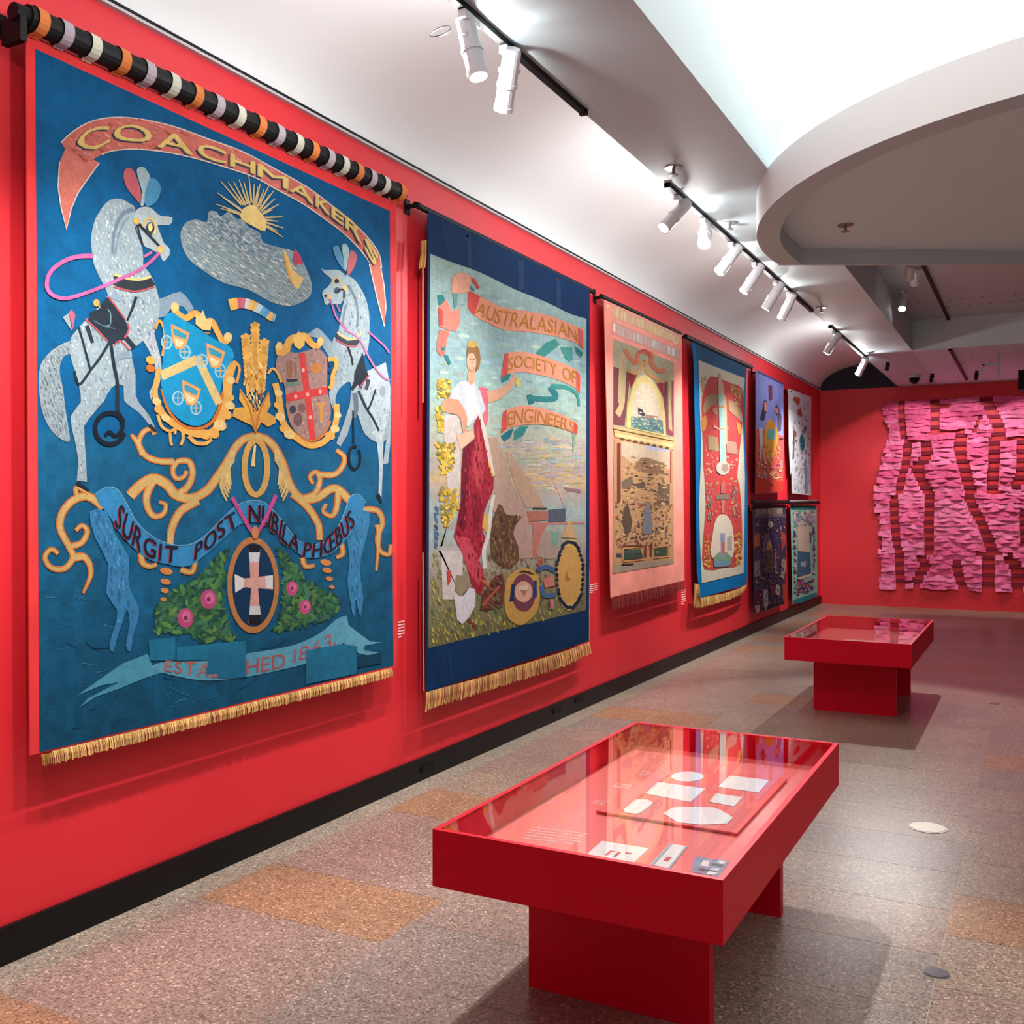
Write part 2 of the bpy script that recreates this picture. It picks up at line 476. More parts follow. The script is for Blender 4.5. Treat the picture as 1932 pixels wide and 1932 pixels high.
# projector bracket: short rails and a drop pole
bx, by = on_z(1884, 668, HW)
t = empty('ceiling_bracket', (bx, by, HW)); tag(t, 'grey drop pole with side arm hanging under ceiling beam', 'bracket')
MB().box(bx - .02, bx + .02, by - .02, by + .02, HW - .38, HW).build('pole', M['steel'], t)
MB().box(bx - .22, bx, by - .015, by + .015, HW - .17, HW - .14).build('arm', M['steel'], t)
MB().box(bx - .22, bx - .19, by - .015, by + .015, HW - .30, HW - .14).build('hook', M['steel'], t)
# black loudspeaker
sx, sz = on_back(1921, 735, 16.8)
t = empty('loudspeaker', (sx + .2, 17.0, sz)); tag(t, 'black box loudspeaker hung under ceiling before pink wall hanging', 'loudspeaker')
MB().box(sx, sx + .45, 16.8, 17.1, sz, sz + .29).build('cabinet', M['black'], t)
MB().box(sx + .2, sx + .26, 16.92, 16.98, sz + .29, HW).build('bracket', M['black'], t)
MB().tube([(sx + .22, 16.8, sz + .14), (sx + .22, 16.79, sz + .14)], 0.10, 20).build('grille', M['skirt'], t)

# ---- lighting tracks
def track(x, y0, y1, z, label, w=0.018, m='black'):
    t = empty('lighting_track', (x, (y0 + y1) / 2, z)); tag(t, label, 'lighting track', 'lighting tracks')
    MB().box(x - w, x + w, y0, y1, z - 0.03, z).build('rail', M[m], t)
    MB().box(x - w - .004, x + w + .004, y1 - 0.03, y1, z - 0.034, z).build('end_cap', M[m], t)
    MB().box(x - w - .004, x + w + .004, y0, y0 + 0.03, z - 0.034, z).build('end_cap', M[m], t)
TX = XS + 0.02
ty1 = on_z(1097, 209, HW)[1]; t2a = on_z(1250, 346, HW)[1]; t2b = on_z(1532, 584, HW)[1]; t3a = on_z(1560, 615, HW)[1]; t3b = on_z(1627, 675, HW)[1]
track(TX, -1.5, ty1, HW, 'thin dark lighting track carrying a pair of white spotlights')
track(TX, t2a, t2b, HW, 'thin dark lighting track carrying a row of white spotlights')
track(TX, t3a, t3b, HW, 'short dark lighting track near the dark vault end')
ca = on_z(1750, 520, ZC); cb = on_z(1791, 600, ZC)
track((ca[0] + cb[0]) / 2, 9.9, cb[1], ZC, 'dark lighting track inside the ceiling recess')
ca = on_z(1797, 663, HW); cb = on_z(1822, 714, HW)
track((ca[0] + cb[0]) / 2, YC1 + .05, cb[1], HW, 'dark lighting track under the pink-tinted ceiling beam')

# ---- spotlights
def spotlight(base, aim, label, watts, size=62, blend=0.75, length=0.30, r=0.048, lamp=True, tint=(1, .97, .93), group='white cylinder spotlights', drop=0.10, radius=0.03, spill=0.0, bm='lampwhite'):
    base = Vector(base); aim = Vector(aim)
    t = empty('spotlight', base); tag(t, label, 'spotlight', group)
    MB().box(base.x - .02, base.x + .02, base.y - .07, base.y + .07, base.z - .035, base.z).build('adapter', M[bm], t)
    piv = base + Vector((0, 0, -drop))
    MB().tube([base + Vector((0, 0, -.03)), piv], 0.012, 8).build('stem', M[bm], t)
    d = (aim - piv).normalized()
    a = piv - d * length * 0.35; b = piv + d * length * 0.65
    mid = a.lerp(b, 0.55)
    MB().tube([a, a + d * .015, mid, b], [r * .82, r * .95, r, r], 18).build('body', M[bm], t, False)
    MB().tube([mid, mid + d * 0.018], r * 1.10, 18).build('collar', M[bm], t)
    MB().tube([b - d * 0.02, b + d * 0.004], r * 1.08, 18).build('bezel', M[bm], t)
    MB().tube([b + d * 0.004, b + d * 0.007], r * 0.86, 18).build('lens', M['lens'], t)
    side = d.cross(Vector((0, 0, 1))).normalized() * (r + .008)
    MB().tube([piv + side, piv - side], 0.011, 8).build('pivot', M[bm], t)
    if lamp:
        ld = bpy.data.lights.new('spot_lamp', 'SPOT'); ld.energy = watts; ld.spot_size = math.radians(size); ld.spot_blend = blend
        ld.shadow_soft_size = radius; ld.color = tint
        lo = bpy.data.objects.new('spot_lamp', ld); COL.objects.link(lo)
        lo.location = b + d * 0.03
        lo.rotation_euler = d.to_track_quat('-Z', 'Y').to_euler()
        lo.parent = t; lo.matrix_parent_inverse = t.matrix_basis.inverted()
    if spill > 0:      # vent light from the back of the body
        pd = bpy.data.lights.new('vent_light', 'POINT'); pd.energy = spill; pd.shadow_soft_size = 0.03; pd.color = (1, .98, .96)
        po = bpy.data.objects.new('vent_light', pd); COL.objects.link(po); po.location = piv + Vector((-.085, 0, -.06))
        po.parent = t; po.matrix_parent_inverse = t.matrix_basis.inverted()
    return t
G1 = 'spotlights on the wall track'
def washer(y, aim, k, label=None, vent=1.0, **kw):
    spotlight((TX, y, HW - .0315), aim, label or 'unseen white cylinder spotlight on the wall track above the viewer', SPOT_W * k, group=G1, spill=SPILL_W * vent, **kw)
# wall-washing heads: three unseen ones added on the near end of the first track for even light, the pair over the near case, then the row
for y, ya, k in ((0.9, 1.6, 0.7), (1.9, 2.6, 1.0), (2.7, 3.6, 1.25)):
    washer(y, (0.0, ya, 1.5), k, size=82, blend=1.0)
washer(4.02, (2.30, 4.1, 0.7), 0.8, 'white spotlight of the pair with a cable loop beside it', size=52, blend=.8)
washer(4.42, (0.0, 6.1, 1.6), 1.45, 'white spotlight of the pair, next to the free end of its track', size=84, blend=1.0)
ROW = ((7.10, (0.0, 5.1, 1.6), 1.3, 80, 1.0), (7.75, (2.45, 3.9, 0.7), 2.7, 50, .5), (8.55, (0.0, 7.3, 1.7), 1.0, 78, 1.0), (9.35, (0.0, 8.8, 1.7), 1.2, 78, 1.0), (10.2, (0.0, 10.1, 1.8), 1.25, 78, 1.0), (10.8, (0.0, 11.9, 1.8), 2.2, 78, 1.0))
for n_, (y, aim_, k, sz, bl) in enumerate(ROW):
    washer(y, aim_, k, '%s white spotlight of the row, counted from the end towards the pair' % ('first', 'second', 'third', 'fourth', 'fifth', 'sixth')[n_], size=sz, blend=bl)
washer(t3a + .35, (0.0, t3a + .2, 1.8), 2.1, 'white spotlight on the short track, on the side of the spotlight row', size=80, blend=1.0, vent=1.7)
washer(t3b - .25, (0.0, t3b + 1.2, 1.8), 2.6, 'white spotlight on the short track, on the side of the dark vault end', size=80, blend=1.0, vent=2.2)
# cable loop by the pair
lp = [(TX - .10 + .055 * math.cos(a), 3.93 + .02 * math.sin(a), HW - .12 + .03 * math.sin(a)) for a in [2 * math.pi * i / 16 for i in range(17)]]
t = MB().tube(lp, 0.004, 6).build('cable_loop', M['steel']); tag(t, 'thin loop of grey cable by the pair of spotlights', 'cable')
# heads inside the ceiling recess
for k, (u, v) in enumerate(((1717, 500), (1724, 512))):
    p = on_z(u, v - 8, ZC)
    spotlight((p[0], p[1], ZC), (1.6 + .9 * k, p[1] + 6.5, 0.9), ('white spotlight in the ceiling recess, on the side of the canopy', 'white spotlight in the ceiling recess, on the side of the back wall')[k], SPOT_W * 1.0, group='spotlights in the ceiling recess', length=.2, size=34)
spotlight((2.30, 13.6, ZC), (2.35, 10.1, 0.7), 'white spotlight in the recess aimed down at the far display case', SPOT_W * 3.2, size=46, blend=.5, group='spotlights in the ceiling recess')
dk = dict(bm='black', length=.15, r=.03, drop=.05)  # added heads, kept small and black, to light the back wall and hanging
spotlight((1.7, 16.9, HW), (0.75, YB, 2.2), 'added small dark spotlight under the beam aimed at the bare red back wall', SPOT_W * .85, size=42, blend=.9, group='added dark spotlights under the beam', **dk)
for (x, ax) in ((2.2, 1.6), (2.9, 2.6), (3.8, 3.7), (4.9, 4.8)):
    spotlight((x, 18.7, HW), (ax, YB, 2.3), 'added small dark spotlight under the beam above the pink hanging', SPOT_W * .36, size=82, blend=.2, group='added dark spotlights under the beam', **dk)
# ================================================================== display cases
CT = 0.722; RIM = 0.208
def display_case(x0, x1, y0, y1, label):
    t = empty('display_case', ((x0 + x1) / 2, (y0 + y1) / 2, 0)); tag(t, label, 'display case')
    w = 0.022; zb = CT - RIM
    MB().box(x0, x1, y0, y0 + w, zb, CT).build('side_panel', M['case'], t)
    MB().box(x0, x1, y1 - w, y1, zb, CT).build('side_panel', M['case'], t)
    MB().box(x0, x0 + w, y0 + w, y1 - w, zb, CT).build('side_panel', M['case'], t)
    MB().box(x1 - w, x1, y0 + w, y1 - w, zb, CT).build('side_panel', M['case'], t)
    MB().box(x0 + w, x1 - w, y0 + w, y1 - w, zb, zb + .03).build('base_board', M['case'], t)
    MB().box(x0 + w, x1 - w, y0 + w, y1 - w, CT - .135, CT - .125).build('display_floor', M['case_in'], t)
    g = MB().box(x0 + w, x1 - w, y0 + w, y1 - w, CT - .008, CT - .0005).build('glass_lid', M['glass'], t)
    lx0, lx1 = x0 + .175, x1 - .175
    MB().box(lx0, lx1, y0 + .436, y0 + .496, 0, zb).build('leg', M['case'], t)
    MB().box(lx0, lx1, y1 - .51, y1 - .45, 0, zb).build('leg', M['case'], t)
    return t
near_case = display_case(1.852, 2.934, 3.105, 5.186, 'large red display case with glass lid holding white paper shapes')
FX0, FX1, FY0, FY1 = 1.772, 2.854, 9.22, 11.30
display_case(FX0, FX1, FY0, FY1, 'red display case with glass lid standing near the back wall')
DZ = CT - .125
def sheet(name, pts, z, m, label, cat, th=0.002, group=None):
    o = MB().prism(pts, z, z + th).build(name, m); tag(o, label, cat, group); return o
# tinted mount board, shadow-mounted inside the near case
def cpx(pts, z): return [on_z(u, v, z) for u, v in pts]
c6 = lambda x, y: (1100 + x / 3.864, 1380 + y / 3.864)
bz = DZ + 0.014
bd = [(2.15, 3.93), (2.76, 3.92), (2.76, 4.82), (2.15, 4.82)]
M['board'] = mat('salmon_board', (236, 92, 88), 0.6)
mb_ = MB(); mb_.prism(bd, bz - .008, bz); mb_.prism([(2.18, 3.96), (2.73, 3.95), (2.73, 4.79), (2.18, 4.79)], DZ, bz - .008)
mb_.build('mount_board', M['board'], near_case)
zp = bz + .0005
def px_sheet(name, crop_pts, label, cat='paper', m='paper', group=None, z=None):
    z = z if z is not None else zp
    return sheet(name, cpx([c6(*p) for p in crop_pts], z), z, M[m], label, cat, 0.0025, group)
import math as _m
ov = [(762 + 118 * _m.cos(a), 332 + 36 * _m.sin(a)) for a in [2 * _m.pi * i / 28 for i in range(28)]]
px_sheet('paper_tag', ov, 'small oval white paper with lacy edge on the red board')
px_sheet('paper_sheet', [(548, 372), (895, 420), (780, 518), (452, 455)], 'plain white rectangular sheet between the oval and the octagon')
px_sheet('paper_sheet', [(1070, 325), (1358, 358), (1280, 448), (985, 408)], 'white sheet with wavy top edge on the red board')
px_sheet('paper_card', [(972, 455), (1162, 482), (1100, 550), (920, 515)], 'small white card beside the octagonal sheet')
px_sheet('paper_card', [(385, 498), (470, 500), (512, 525), (425, 595), (395, 604), (310, 595), (292, 572)], 'small white card with clipped corners on the red board')
px_sheet('octagon_sheet', [(585, 602), (650, 560), (735, 552), (950, 558), (1010, 580), (1095, 632), (1050, 675), (860, 684), (690, 665)], 'large white octagonal paper sheet on the red board')
c5 = lambda x, y: (780 + x / 3.22, 1332 + y / 3.22)
zf = DZ + .0005
def f_sheet(name, pts, label, m='paper', cat='paper', z=zf):
    return sheet(name, cpx([c5(*p) for p in pts], z), z, M[m], label, cat, 0.002)
f_sheet('leaflet', [(1145, 822), (1430, 868), (1340, 955), (1052, 905)], 'white leaflet with red print at the front of the case')
lf = f_sheet('leaflet_print', [(1180, 880), (1250, 890), (1240, 896), (1172, 886)], '') if False else None
f_sheet('ticket', [(1562, 838), (1665, 855), (1555, 990), (1440, 965)], 'long narrow pale blue-edged ticket at the front of the case')
M['phototone'] = mat('photo_print', (96, 110, 150), 0.35, noise=0.7, scale=34)
f_sheet('photograph', [(1712, 918), (1918, 945), (1860, 1040), (1690, 1010)], 'small blue and white photograph in the front corner of the case', 'phototone', 'photograph')
M['caption'] = mat('caption_grey', (238, 200, 196), 0.7)
# caption lines printed straight onto the case floor
def caption(name, u, v, w, rows, label, z=zf, step=9, crop=c5):
    t = empty(name, (*on_z(*crop(u, v), z), z)); tag(t, label, 'caption')
    rnd = random.Random(int(u + v))
    for r in range(rows):
        mb = MB(); x = u
        while x < u + w - 4:
            L = rnd.uniform(8, 26)
            yy = v + r * step + (x - u) * 0.12 - 0
            xx = x - r * step * 0.9
            mb.face([(*on_z(*crop(xx, yy), z), z + .0006), (*on_z(*crop(xx + L, yy + L * .12), z), z + .0006), (*on_z(*crop(xx + L - 3, yy + 4 + L * .12), z), z + .0006), (*on_z(*crop(xx - 3, yy + 4), z), z + .0006)])
            x += L + 5
        mb.build('text_line', M['caption'], t)
caption('case_caption', 725, 735, 330, 5, 'block of pale caption lines on case floor near the corner', step=16)
caption('case_caption', 1230, 470, 130, 3, 'short pale caption beside the oval paper')
caption('case_caption', 1390, 395, 90, 3, 'short pale caption near the far side of the case')
caption('case_caption', 1105, 570, 110, 3, 'short pale caption beside the mount board corner')
# red print on the leaflet, tint on the ticket
def print_on(parent_name, pts, m, z, crop=c5):
    o = [x for x in bpy.data.objects if x.name == parent_name][0]
    mb = MB()
    for q in pts: mb.face([(*on_z(*crop(*p), z), z) for p in q])
    return mb.build('print', m, o)
M['redink'] = mat('red_ink', (206, 60, 80), 0.7); M['blueink'] = mat('blue_ink', (140, 176, 196), 0.7)
print_on('leaflet', [[(1195, 876), (1212, 879), (1180, 908), (1163, 905)], [(1246, 885), (1263, 888), (1228, 917), (1211, 914)], [(1212, 879), (1226, 881), (1210, 886), (1200, 888)], [(1290, 888), (1330, 893), (1322, 900), (1284, 895)]], M['redink'], zf + .0026)
print_on('ticket', [[(1562, 838), (1575, 840), (1460, 969), (1440, 965)], [(1652, 853), (1665, 855), (1555, 990), (1541, 987)]], M['blueink'], zf + .0026)
print_on('ticket', [[(1540, 915), (1570, 920), (1548, 944), (1518, 938)]], M['redink'], zf + .0028)
M['whiteink'] = mat('white_ink', (226, 226, 226), 0.6); M['blackink'] = mat('black_ink', (34, 36, 60), 0.6)
print_on('photograph', [[(1760, 935), (1800, 940), (1790, 975), (1740, 970)], [(1800, 990), (1860, 985), (1840, 1020), (1780, 1025)], [(1860, 940), (1900, 948), (1880, 960), (1850, 955)]], M['whiteink'], zf + .0026)
print_on('photograph', [[(1820, 955), (1890, 962), (1880, 975), (1815, 970)], [(1740, 985), (1850, 1000), (1845, 1010), (1735, 996)]], M['blackink'], zf + .0027)
# items in the far case: a few papers seen edge-on
for k, (x0, x1, y0, y1) in enumerate(((2.02, 2.32, 9.62, 9.86), (2.40, 2.62, 9.55, 9.80), (2.14, 2.40, 10.05, 10.30), (2.47, 2.72, 9.95, 10.2))):
    sheet('document', [(x0, y0), (x1, y0), (x1, y1), (x0, y1)], zf, M['paper'], 'white document lying flat in the far display case', 'paper', .002, 'documents in the far case')
sheet('open_book', [(1.82, 9.28), (2.0, 9.28), (2.0, 9.9), (1.82, 9.9)], zf, M['paper'], 'pale long paper along one side of the far display case', 'paper', .004)

# ---- floor fittings
def disc(u, v, r, name, m, label, rim=None):
    x, y = on_z(u, v)
    t = empty(name, (x, y, 0)); tag(t, label, 'floor outlet')
    MB().tube([(x, y, -.01), (x, y, .003)], r, 28).build('ring', M['steel'], t)
    MB().tube([(x, y, .003), (x, y, .005)], r * .9, 28).build('cover', M[m], t)
disc(1751, 1562, 0.105, 'floor_outlet', 'ivory', 'round ivory floor outlet cover set in the stone paving')
disc(1767, 1836, 0.05, 'floor_outlet', 'steel', 'small round steel floor socket near the round ivory cover')
disc(1876, 1327, 0.05, 'floor_outlet', 'steel', 'small dark floor socket in paving beyond the round ivory cover')
# ---- sockets on the skirting
for (u, v, w_) in ((806, 1449, 'below the gap beside the blue horse banner'), (1050, 1341, 'below the navy banner'), (1092, 1320, 'below the gap beside the salmon banner')):
    yy, zz = on_wall(u, v, .022)
    o = MB().box(.022, .03, yy - .08, yy + .08, max(.04, zz - .02), max(.04, zz - .02) + .045).build('skirting_socket', M['black'])
    tag(o, 'flat dark socket plate in the skirting ' + w_, 'socket', 'skirting sockets')
# ================================================================== banners: helpers
def crop(x0, y0, s): return lambda x, y: (x0 + x / s, y0 + y / s)
def T(c, pts): return [c(*p) for p in pts]
def spl(pts, closed=True, n=4):
    """smooth curve through points (Catmull-Rom)"""
    N = len(pts); out = []
    rng = range(N) if closed else range(N - 1)
    for i in rng:
        if closed: p0, p1, p2, p3 = pts[(i - 1) % N], pts[i], pts[(i + 1) % N], pts[(i + 2) % N]
        else: p0, p1, p2, p3 = pts[max(i - 1, 0)], pts[i], pts[i + 1], pts[min(i + 2, N - 1)]
        for k in range(n):
            t = k / n; t2 = t * t; t3 = t2 * t
            out.append(tuple(0.5 * (2 * b + (c - a) * t + (2 * a - 5 * b + 4 * c - d) * t2 + (-a + 3 * b - 3 * c + d) * t3)
                             for a, b, c, d in zip(p0, p1, p2, p3)))
    if not closed: out.append(tuple(pts[-1]))
    return out
def ell(cx, cy, rx, ry, rot=0.0, n=20, a0=0, a1=2 * math.pi):
    c, s = math.cos(rot), math.sin(rot); closed = abs(a1 - a0 - 2 * math.pi) < 1e-6
    N = n if closed else n + 1
    return [(cx + rx * math.cos(t) * c - ry * math.sin(t) * s, cy + rx * math.cos(t) * s + ry * math.sin(t) * c)
            for t in [a0 + (a1 - a0) * i / n for i in range(N)]]
def inside(p, poly):
    x, y = p; r = False; j = len(poly) - 1
    for i in range(len(poly)):
        xi, yi = poly[i]; xj, yj = poly[j]
        if (yi > y) != (yj > y) and x < (xj - xi) * (y - yi) / (yj - yi + 1e-12) + xi: r = not r
        j = i
    return r
def along(pts, t):
    """point at fraction t of a polyline"""
    d = [math.dist(a, b) for a, b in zip(pts[:-1], pts[1:])]; L = sum(d) * min(max(t, 0), 1)
    for a, b, q in zip(pts[:-1], pts[1:], d):
        if L <= q or b is pts[-1]:
            k = L / q if q > 0 else 0
            return (a[0] + (b[0] - a[0]) * k, a[1] + (b[1] - a[1]) * k)
        L -= q
    return pts[-1]
_gl = {}
def glyph(ch):
    if ch not in _gl:
        cu = bpy.data.curves.new('glyph', 'FONT'); cu.body = ch; cu.resolution_u = 3
        ob = bpy.data.objects.new('glyph', cu); COL.objects.link(ob)
        me = bpy.data.meshes.new_from_object(ob)
        vs = [(v.co.x, v.co.y) for v in me.vertices]; fs = [tuple(p.vertices) for p in me.polygons]
        x0, x1 = min(v[0] for v in vs), max(v[0] for v in vs); y0, y1 = min(v[1] for v in vs), max(v[1] for v in vs)
        if ch in '.': y0, y1 = 0, 0.7
        w = max(x1 - x0, 1e-3)
        if ch == 'I': x0 -= 0.05; x1 += 0.05; w = x1 - x0
        _gl[ch] = ([((v[0] - x0) / w, (v[1] - y0) / (y1 - y0)) for v in vs], fs, w)
        bpy.data.objects.remove(ob); bpy.data.curves.remove(cu); bpy.data.meshes.remove(me)
    return _gl[ch]

def clusters(shapes):
    """shapes that touch belong to one piece"""
    bb = [(min(p[0] for p in q) - .4, min(p[1] for p in q) - .4, max(p[0] for p in q) + .4, max(p[1] for p in q) + .4) for q, c in shapes]
    g = list(range(len(shapes)))
    def f(i):
        while g[i] != i: i = g[i]
        return i
    for i in range(len(shapes)):
        for j in range(i):
            a, b = bb[i], bb[j]
            if a[0] < b[2] and b[0] < a[2] and a[1] < b[3] and b[1] < a[3]: g[f(i)] = f(j)
    out = {}
    for i, q in enumerate(shapes): out.setdefault(f(i), []).append(q)
    return list(out.values())

PIGMENT = 0.66
def pig(c):
    r = lin(c); return (r[0] * PIGMENT, r[1] * PIGMENT, r[2] * PIGMENT, 1.0)

class Art:
    """a hung banner: everything is drawn on the plane x = off and stacked in thin layers"""
    LAYER = 0.001
    def __init__(s, off, label, base_px, name='trade_banner'):
        s.off = off; s.parts = {}
        s.LAYER = 0.001 if base_px[0] < 1000 else (0.0016 if base_px[0] < 1300 else 0.0024)
        y, z = on_wall(*base_px, off)
        s.root = empty(name, (off, y, z)); tag(s.root, label, 'banner')
    def P(s, uv, layer=0):
        y, z = on_wall(uv[0], uv[1], s.off); return (s.off + layer * s.LAYER, y, z)
    def paint(s, name, shapes, layer, parent=None, m='paint', kind=None, split=False):
        if split: return [s.paint(name, g, layer, parent, m) for g in clusters(shapes)]
        """shapes: list of (points, rgb)"""
        mb = MB(); n = len(shapes)
        for i, (pts, c) in enumerate(shapes):
            if len(pts) < 3: continue
            k = i / max(n, 12)      # later strokes lie on earlier ones
            mb.face([s.P(p, layer + k * 0.9) for p in pts], pig(c))
        o = mb.build(name, M[m], parent or s.root)
        if kind: o['kind'] = kind
        return o
    def each(s, name, groups, layer, parent=None, m='paint'):
        """one part for each group of shapes"""
        return [s.paint(name, g, layer + .04 * i, parent, m) for i, g in enumerate(groups)]
    def grid(s, name, quad, fn, nu, nv, layer, m='paint', parent=None):
        """colour-varied field; quad = TL, TR, BR, BL polylines handled as four corners"""
        tl, tr, br, bl = quad; mb = MB()
        def q(a, b):
            top = (tl[0] + (tr[0] - tl[0]) * a, tl[1] + (tr[1] - tl[1]) * a); bot = (bl[0] + (br[0] - bl[0]) * a, bl[1] + (br[1] - bl[1]) * a)
            return (top[0] + (bot[0] - top[0]) * b, top[1] + (bot[1] - top[1]) * b)
        for i in range(nu):
            for j in range(nv):
                mb.face([s.P(q(i / nu, j / nv), layer), s.P(q(i / nu, (j + 1) / nv), layer), s.P(q((i + 1) / nu, (j + 1) / nv), layer), s.P(q((i + 1) / nu, j / nv), layer)],
                        pig(fn((i + .5) / nu, (j + .5) / nv)))
        return mb.build(name, M[m], parent or s.root)
    def text(s, shapes, word, bot, top, rgb, spans=None, gap=0.12, bold=0.0):
        """letters between two polylines; spans gives each letter's start/end fraction"""
        ws = [glyph(c)[2] if c != ' ' else 0.35 for c in word]; tot = sum(ws) + gap * (len(word) - 1); x = 0
        for k, c in enumerate(word):
            a, b = (x / tot, (x + ws[k]) / tot) if spans is None else spans[k]
            x += ws[k] + gap
            if c == ' ': continue
            vs, fs, w = glyph(c)
            def mp(v):
                t = a + (b - a) * v[0]; p, q = along(bot, t), along(top, t)
                return (p[0] + (q[0] - p[0]) * v[1], p[1] + (q[1] - p[1]) * v[1])
            mv = [mp(v) for v in vs]
            for f in fs: shapes.append(([mv[i] for i in f], rgb))
def stroke(pts, w0, w1=None, rgb=(255, 255, 255), smooth=True, n=5, taper=False):
    """ribbon of quads along a curve, as shapes"""
    if smooth and len(pts) > 2: pts = spl(pts, False, n)
    w1 = w0 if w1 is None else w1; N = len(pts); L = []; R = []
    for i, p in enumerate(pts):
        a = pts[max(i - 1, 0)]; b = pts[min(i + 1, N - 1)]
        dx, dy = b[0] - a[0], b[1] - a[1]; d = math.hypot(dx, dy) or 1
        t = i / (N - 1); w = (w0 + (w1 - w0) * t) / 2
        if taper: w *= max(0.12, math.sin(math.pi * min(max(t, .04), .96)) ** 0.5)
        L.append((p[0] - dy / d * w, p[1] + dx / d * w)); R.append((p[0] + dy / d * w, p[1] - dx / d * w))
    return [([L[i], L[i + 1], R[i + 1], R[i]], rgb) for i in range(N - 1)]
def jit(rgb, r, k):
    f = 1 + r.uniform(-k, k); return tuple(max(0, min(255, x * f + r.uniform(-k, k) * 20)) for x in rgb)
def scatter(poly, n, r, size, cols, rnd, rot=None, asp=0.5, rej=0.5):
    """brush dabs inside a polygon"""
    xs = [p[0] for p in poly]; ys = [p[1] for p in poly]; out = []; k = 0; seen = []
    while len(out) < n and k < n * 12:
        k += 1; p = (rnd.uniform(min(xs), max(xs)), rnd.uniform(min(ys), max(ys)))
        if not inside(p, poly): continue
        s_ = size * rnd.uniform(.6, 1.4)
        if not (inside((p[0] - s_, p[1]), poly) and inside((p[0] + s_, p[1]), poly)): continue
        if any(abs(p[0] - q[0]) < rej * (s_ + q[2]) and abs(p[1] - q[1]) < rej * (s_ + q[2]) for q in seen): continue
        seen.append((p[0], p[1], s_))
        out.append((ell(p[0], p[1], s_, s_ * asp, rot if rot is not None else rnd.uniform(0, 3.14), 8), jit(rnd.choice(cols), rnd, .1)))
    return out
def fringe(art, name, top, bot, step, rgb, rnd, layer=1, parent=None, thick=0.008, m='paint'):
    """hanging threads between two polylines: thin real strands, uneven lengths"""
    mb = MB(); L = sum(math.dist(a, b) for a, b in zip(top[:-1], top[1:])); n = int(L / step)
    for i in range(n):
        t0, t1 = i / n, (i + 1.25) / n
        a, b, c, d = along(top, t0), along(top, min(1, t1)), along(bot, min(1, t1)), along(bot, t0)
        k = rnd.uniform(-.08, .10)
        c = (c[0] + (c[0] - b[0]) * k, c[1] + (c[1] - b[1]) * k); d = (d[0] + (d[0] - a[0]) * k, d[1] + (d[1] - a[1]) * k)
        col = lin(jit(rgb, rnd, .16)); o = rnd.uniform(0, thick)
        A, B_, C_, D_ = [list(art.P(p, layer)) for p in (a, b, c, d)]
        for q in (A, B_): q[0] += o * .3
        for q in (C_, D_): q[0] += o
        mid = [(A[j] + D_[j]) / 2 for j in range(3)]; mid2 = [(B_[j] + C_[j]) / 2 for j in range(3)]
        mid[0] += thick * .5; mid2[0] += thick * .2
        mb.face([A, mid, mid2, B_], col); mb.face([mid, D_, C_, mid2], col)
    o = mb.build(name, M[m], parent or art.root); o['kind'] = 'stuff'; return o
def rod(art, a, b, r, name='rod', m='black', off=0.0, n=14, ends=True):
    """horizontal pole through two pixel points on the banner's plane"""
    A = Vector(art.P(a)); B_ = Vector(art.P(b)); A.x += off; B_.x += off
    o = MB().tube([A, B_], r, n).build(name, M[m], art.root, False)
    return A, B_, o
def bracket(art, p, zlift=0.0, r=0.012):
    """small black arm from the wall carrying the rod"""
    q = Vector(art.P(p))
    mb = MB(); mb.box(0.002, q.x + .01, q.y - r, q.y + r, q.z - r, q.z + r); mb.box(0.002, .012, q.y - .03, q.y + .03, q.z - .05, q.z + .05)
    return mb.build('wall_bracket', M['black'], art.root)
# ================================================================== banner 1: dark blue, two grey horses
C1 = crop(0, 0, 2.415); C2 = crop(0, 700, 2.415)
K1 = crop(60, 300, 6.44); K2 = crop(60, 560, 6.44); K3 = crop(280, 540, 6.44); K4 = crop(500, 560, 7.431); K5 = crop(590, 440, 10.733); KT = crop(240, 1130, 3.864)
rn = random.Random(3)
A1 = Art(0.105, 'large blue banner with two grey horses, shields and a COACHMAKERS scroll', (400, 1345), 'trade_banner')
qb = [C1(118, 150), C1(1803, 925), C2(1810, 1350), C2(136, 1752)]
# cloth edge gives it thickness
mb = MB(); P0 = [A1.P(p, 0) for p in qb]
i = len(mb.v)
mb.v += [(p[0] - .006, p[1], p[2]) for p in P0] + P0
for f in ((0, 1, 2, 3), (4, 7, 6, 5), (0, 4, 5, 1), (1, 5, 6, 2), (2, 6, 7, 3), (3, 7, 4, 0)): mb.f.append(f); mb.c.append(lin((206, 54, 56)))
cl = mb.build('cloth', M['paint_plain'], A1.root); cl['label'] = 'salmon red cloth border'
inner = [C1(160, 222), C1(1776, 962), C2(1793, 1342), C2(179, 1738)]
def blue(a, b):
    n = math.sin(a * 9 + b * 4) * .5 + math.sin(a * 23 - b * 7) * .3 + math.sin(b * 17 + a * 3) * .4
    base = (2, 92, 144) if b < .55 else (20, 98, 140)
    k = 0.88 + 0.10 * math.sin(b * 3.4 + .3) + 0.05 * n + (rn.uniform(-.05, .05) if b > .6 else rn.uniform(-.02, .02))
    return tuple(x * k for x in base)
A1.grid('painted_field', inner, blue, 40, 48, 1, 'paint')
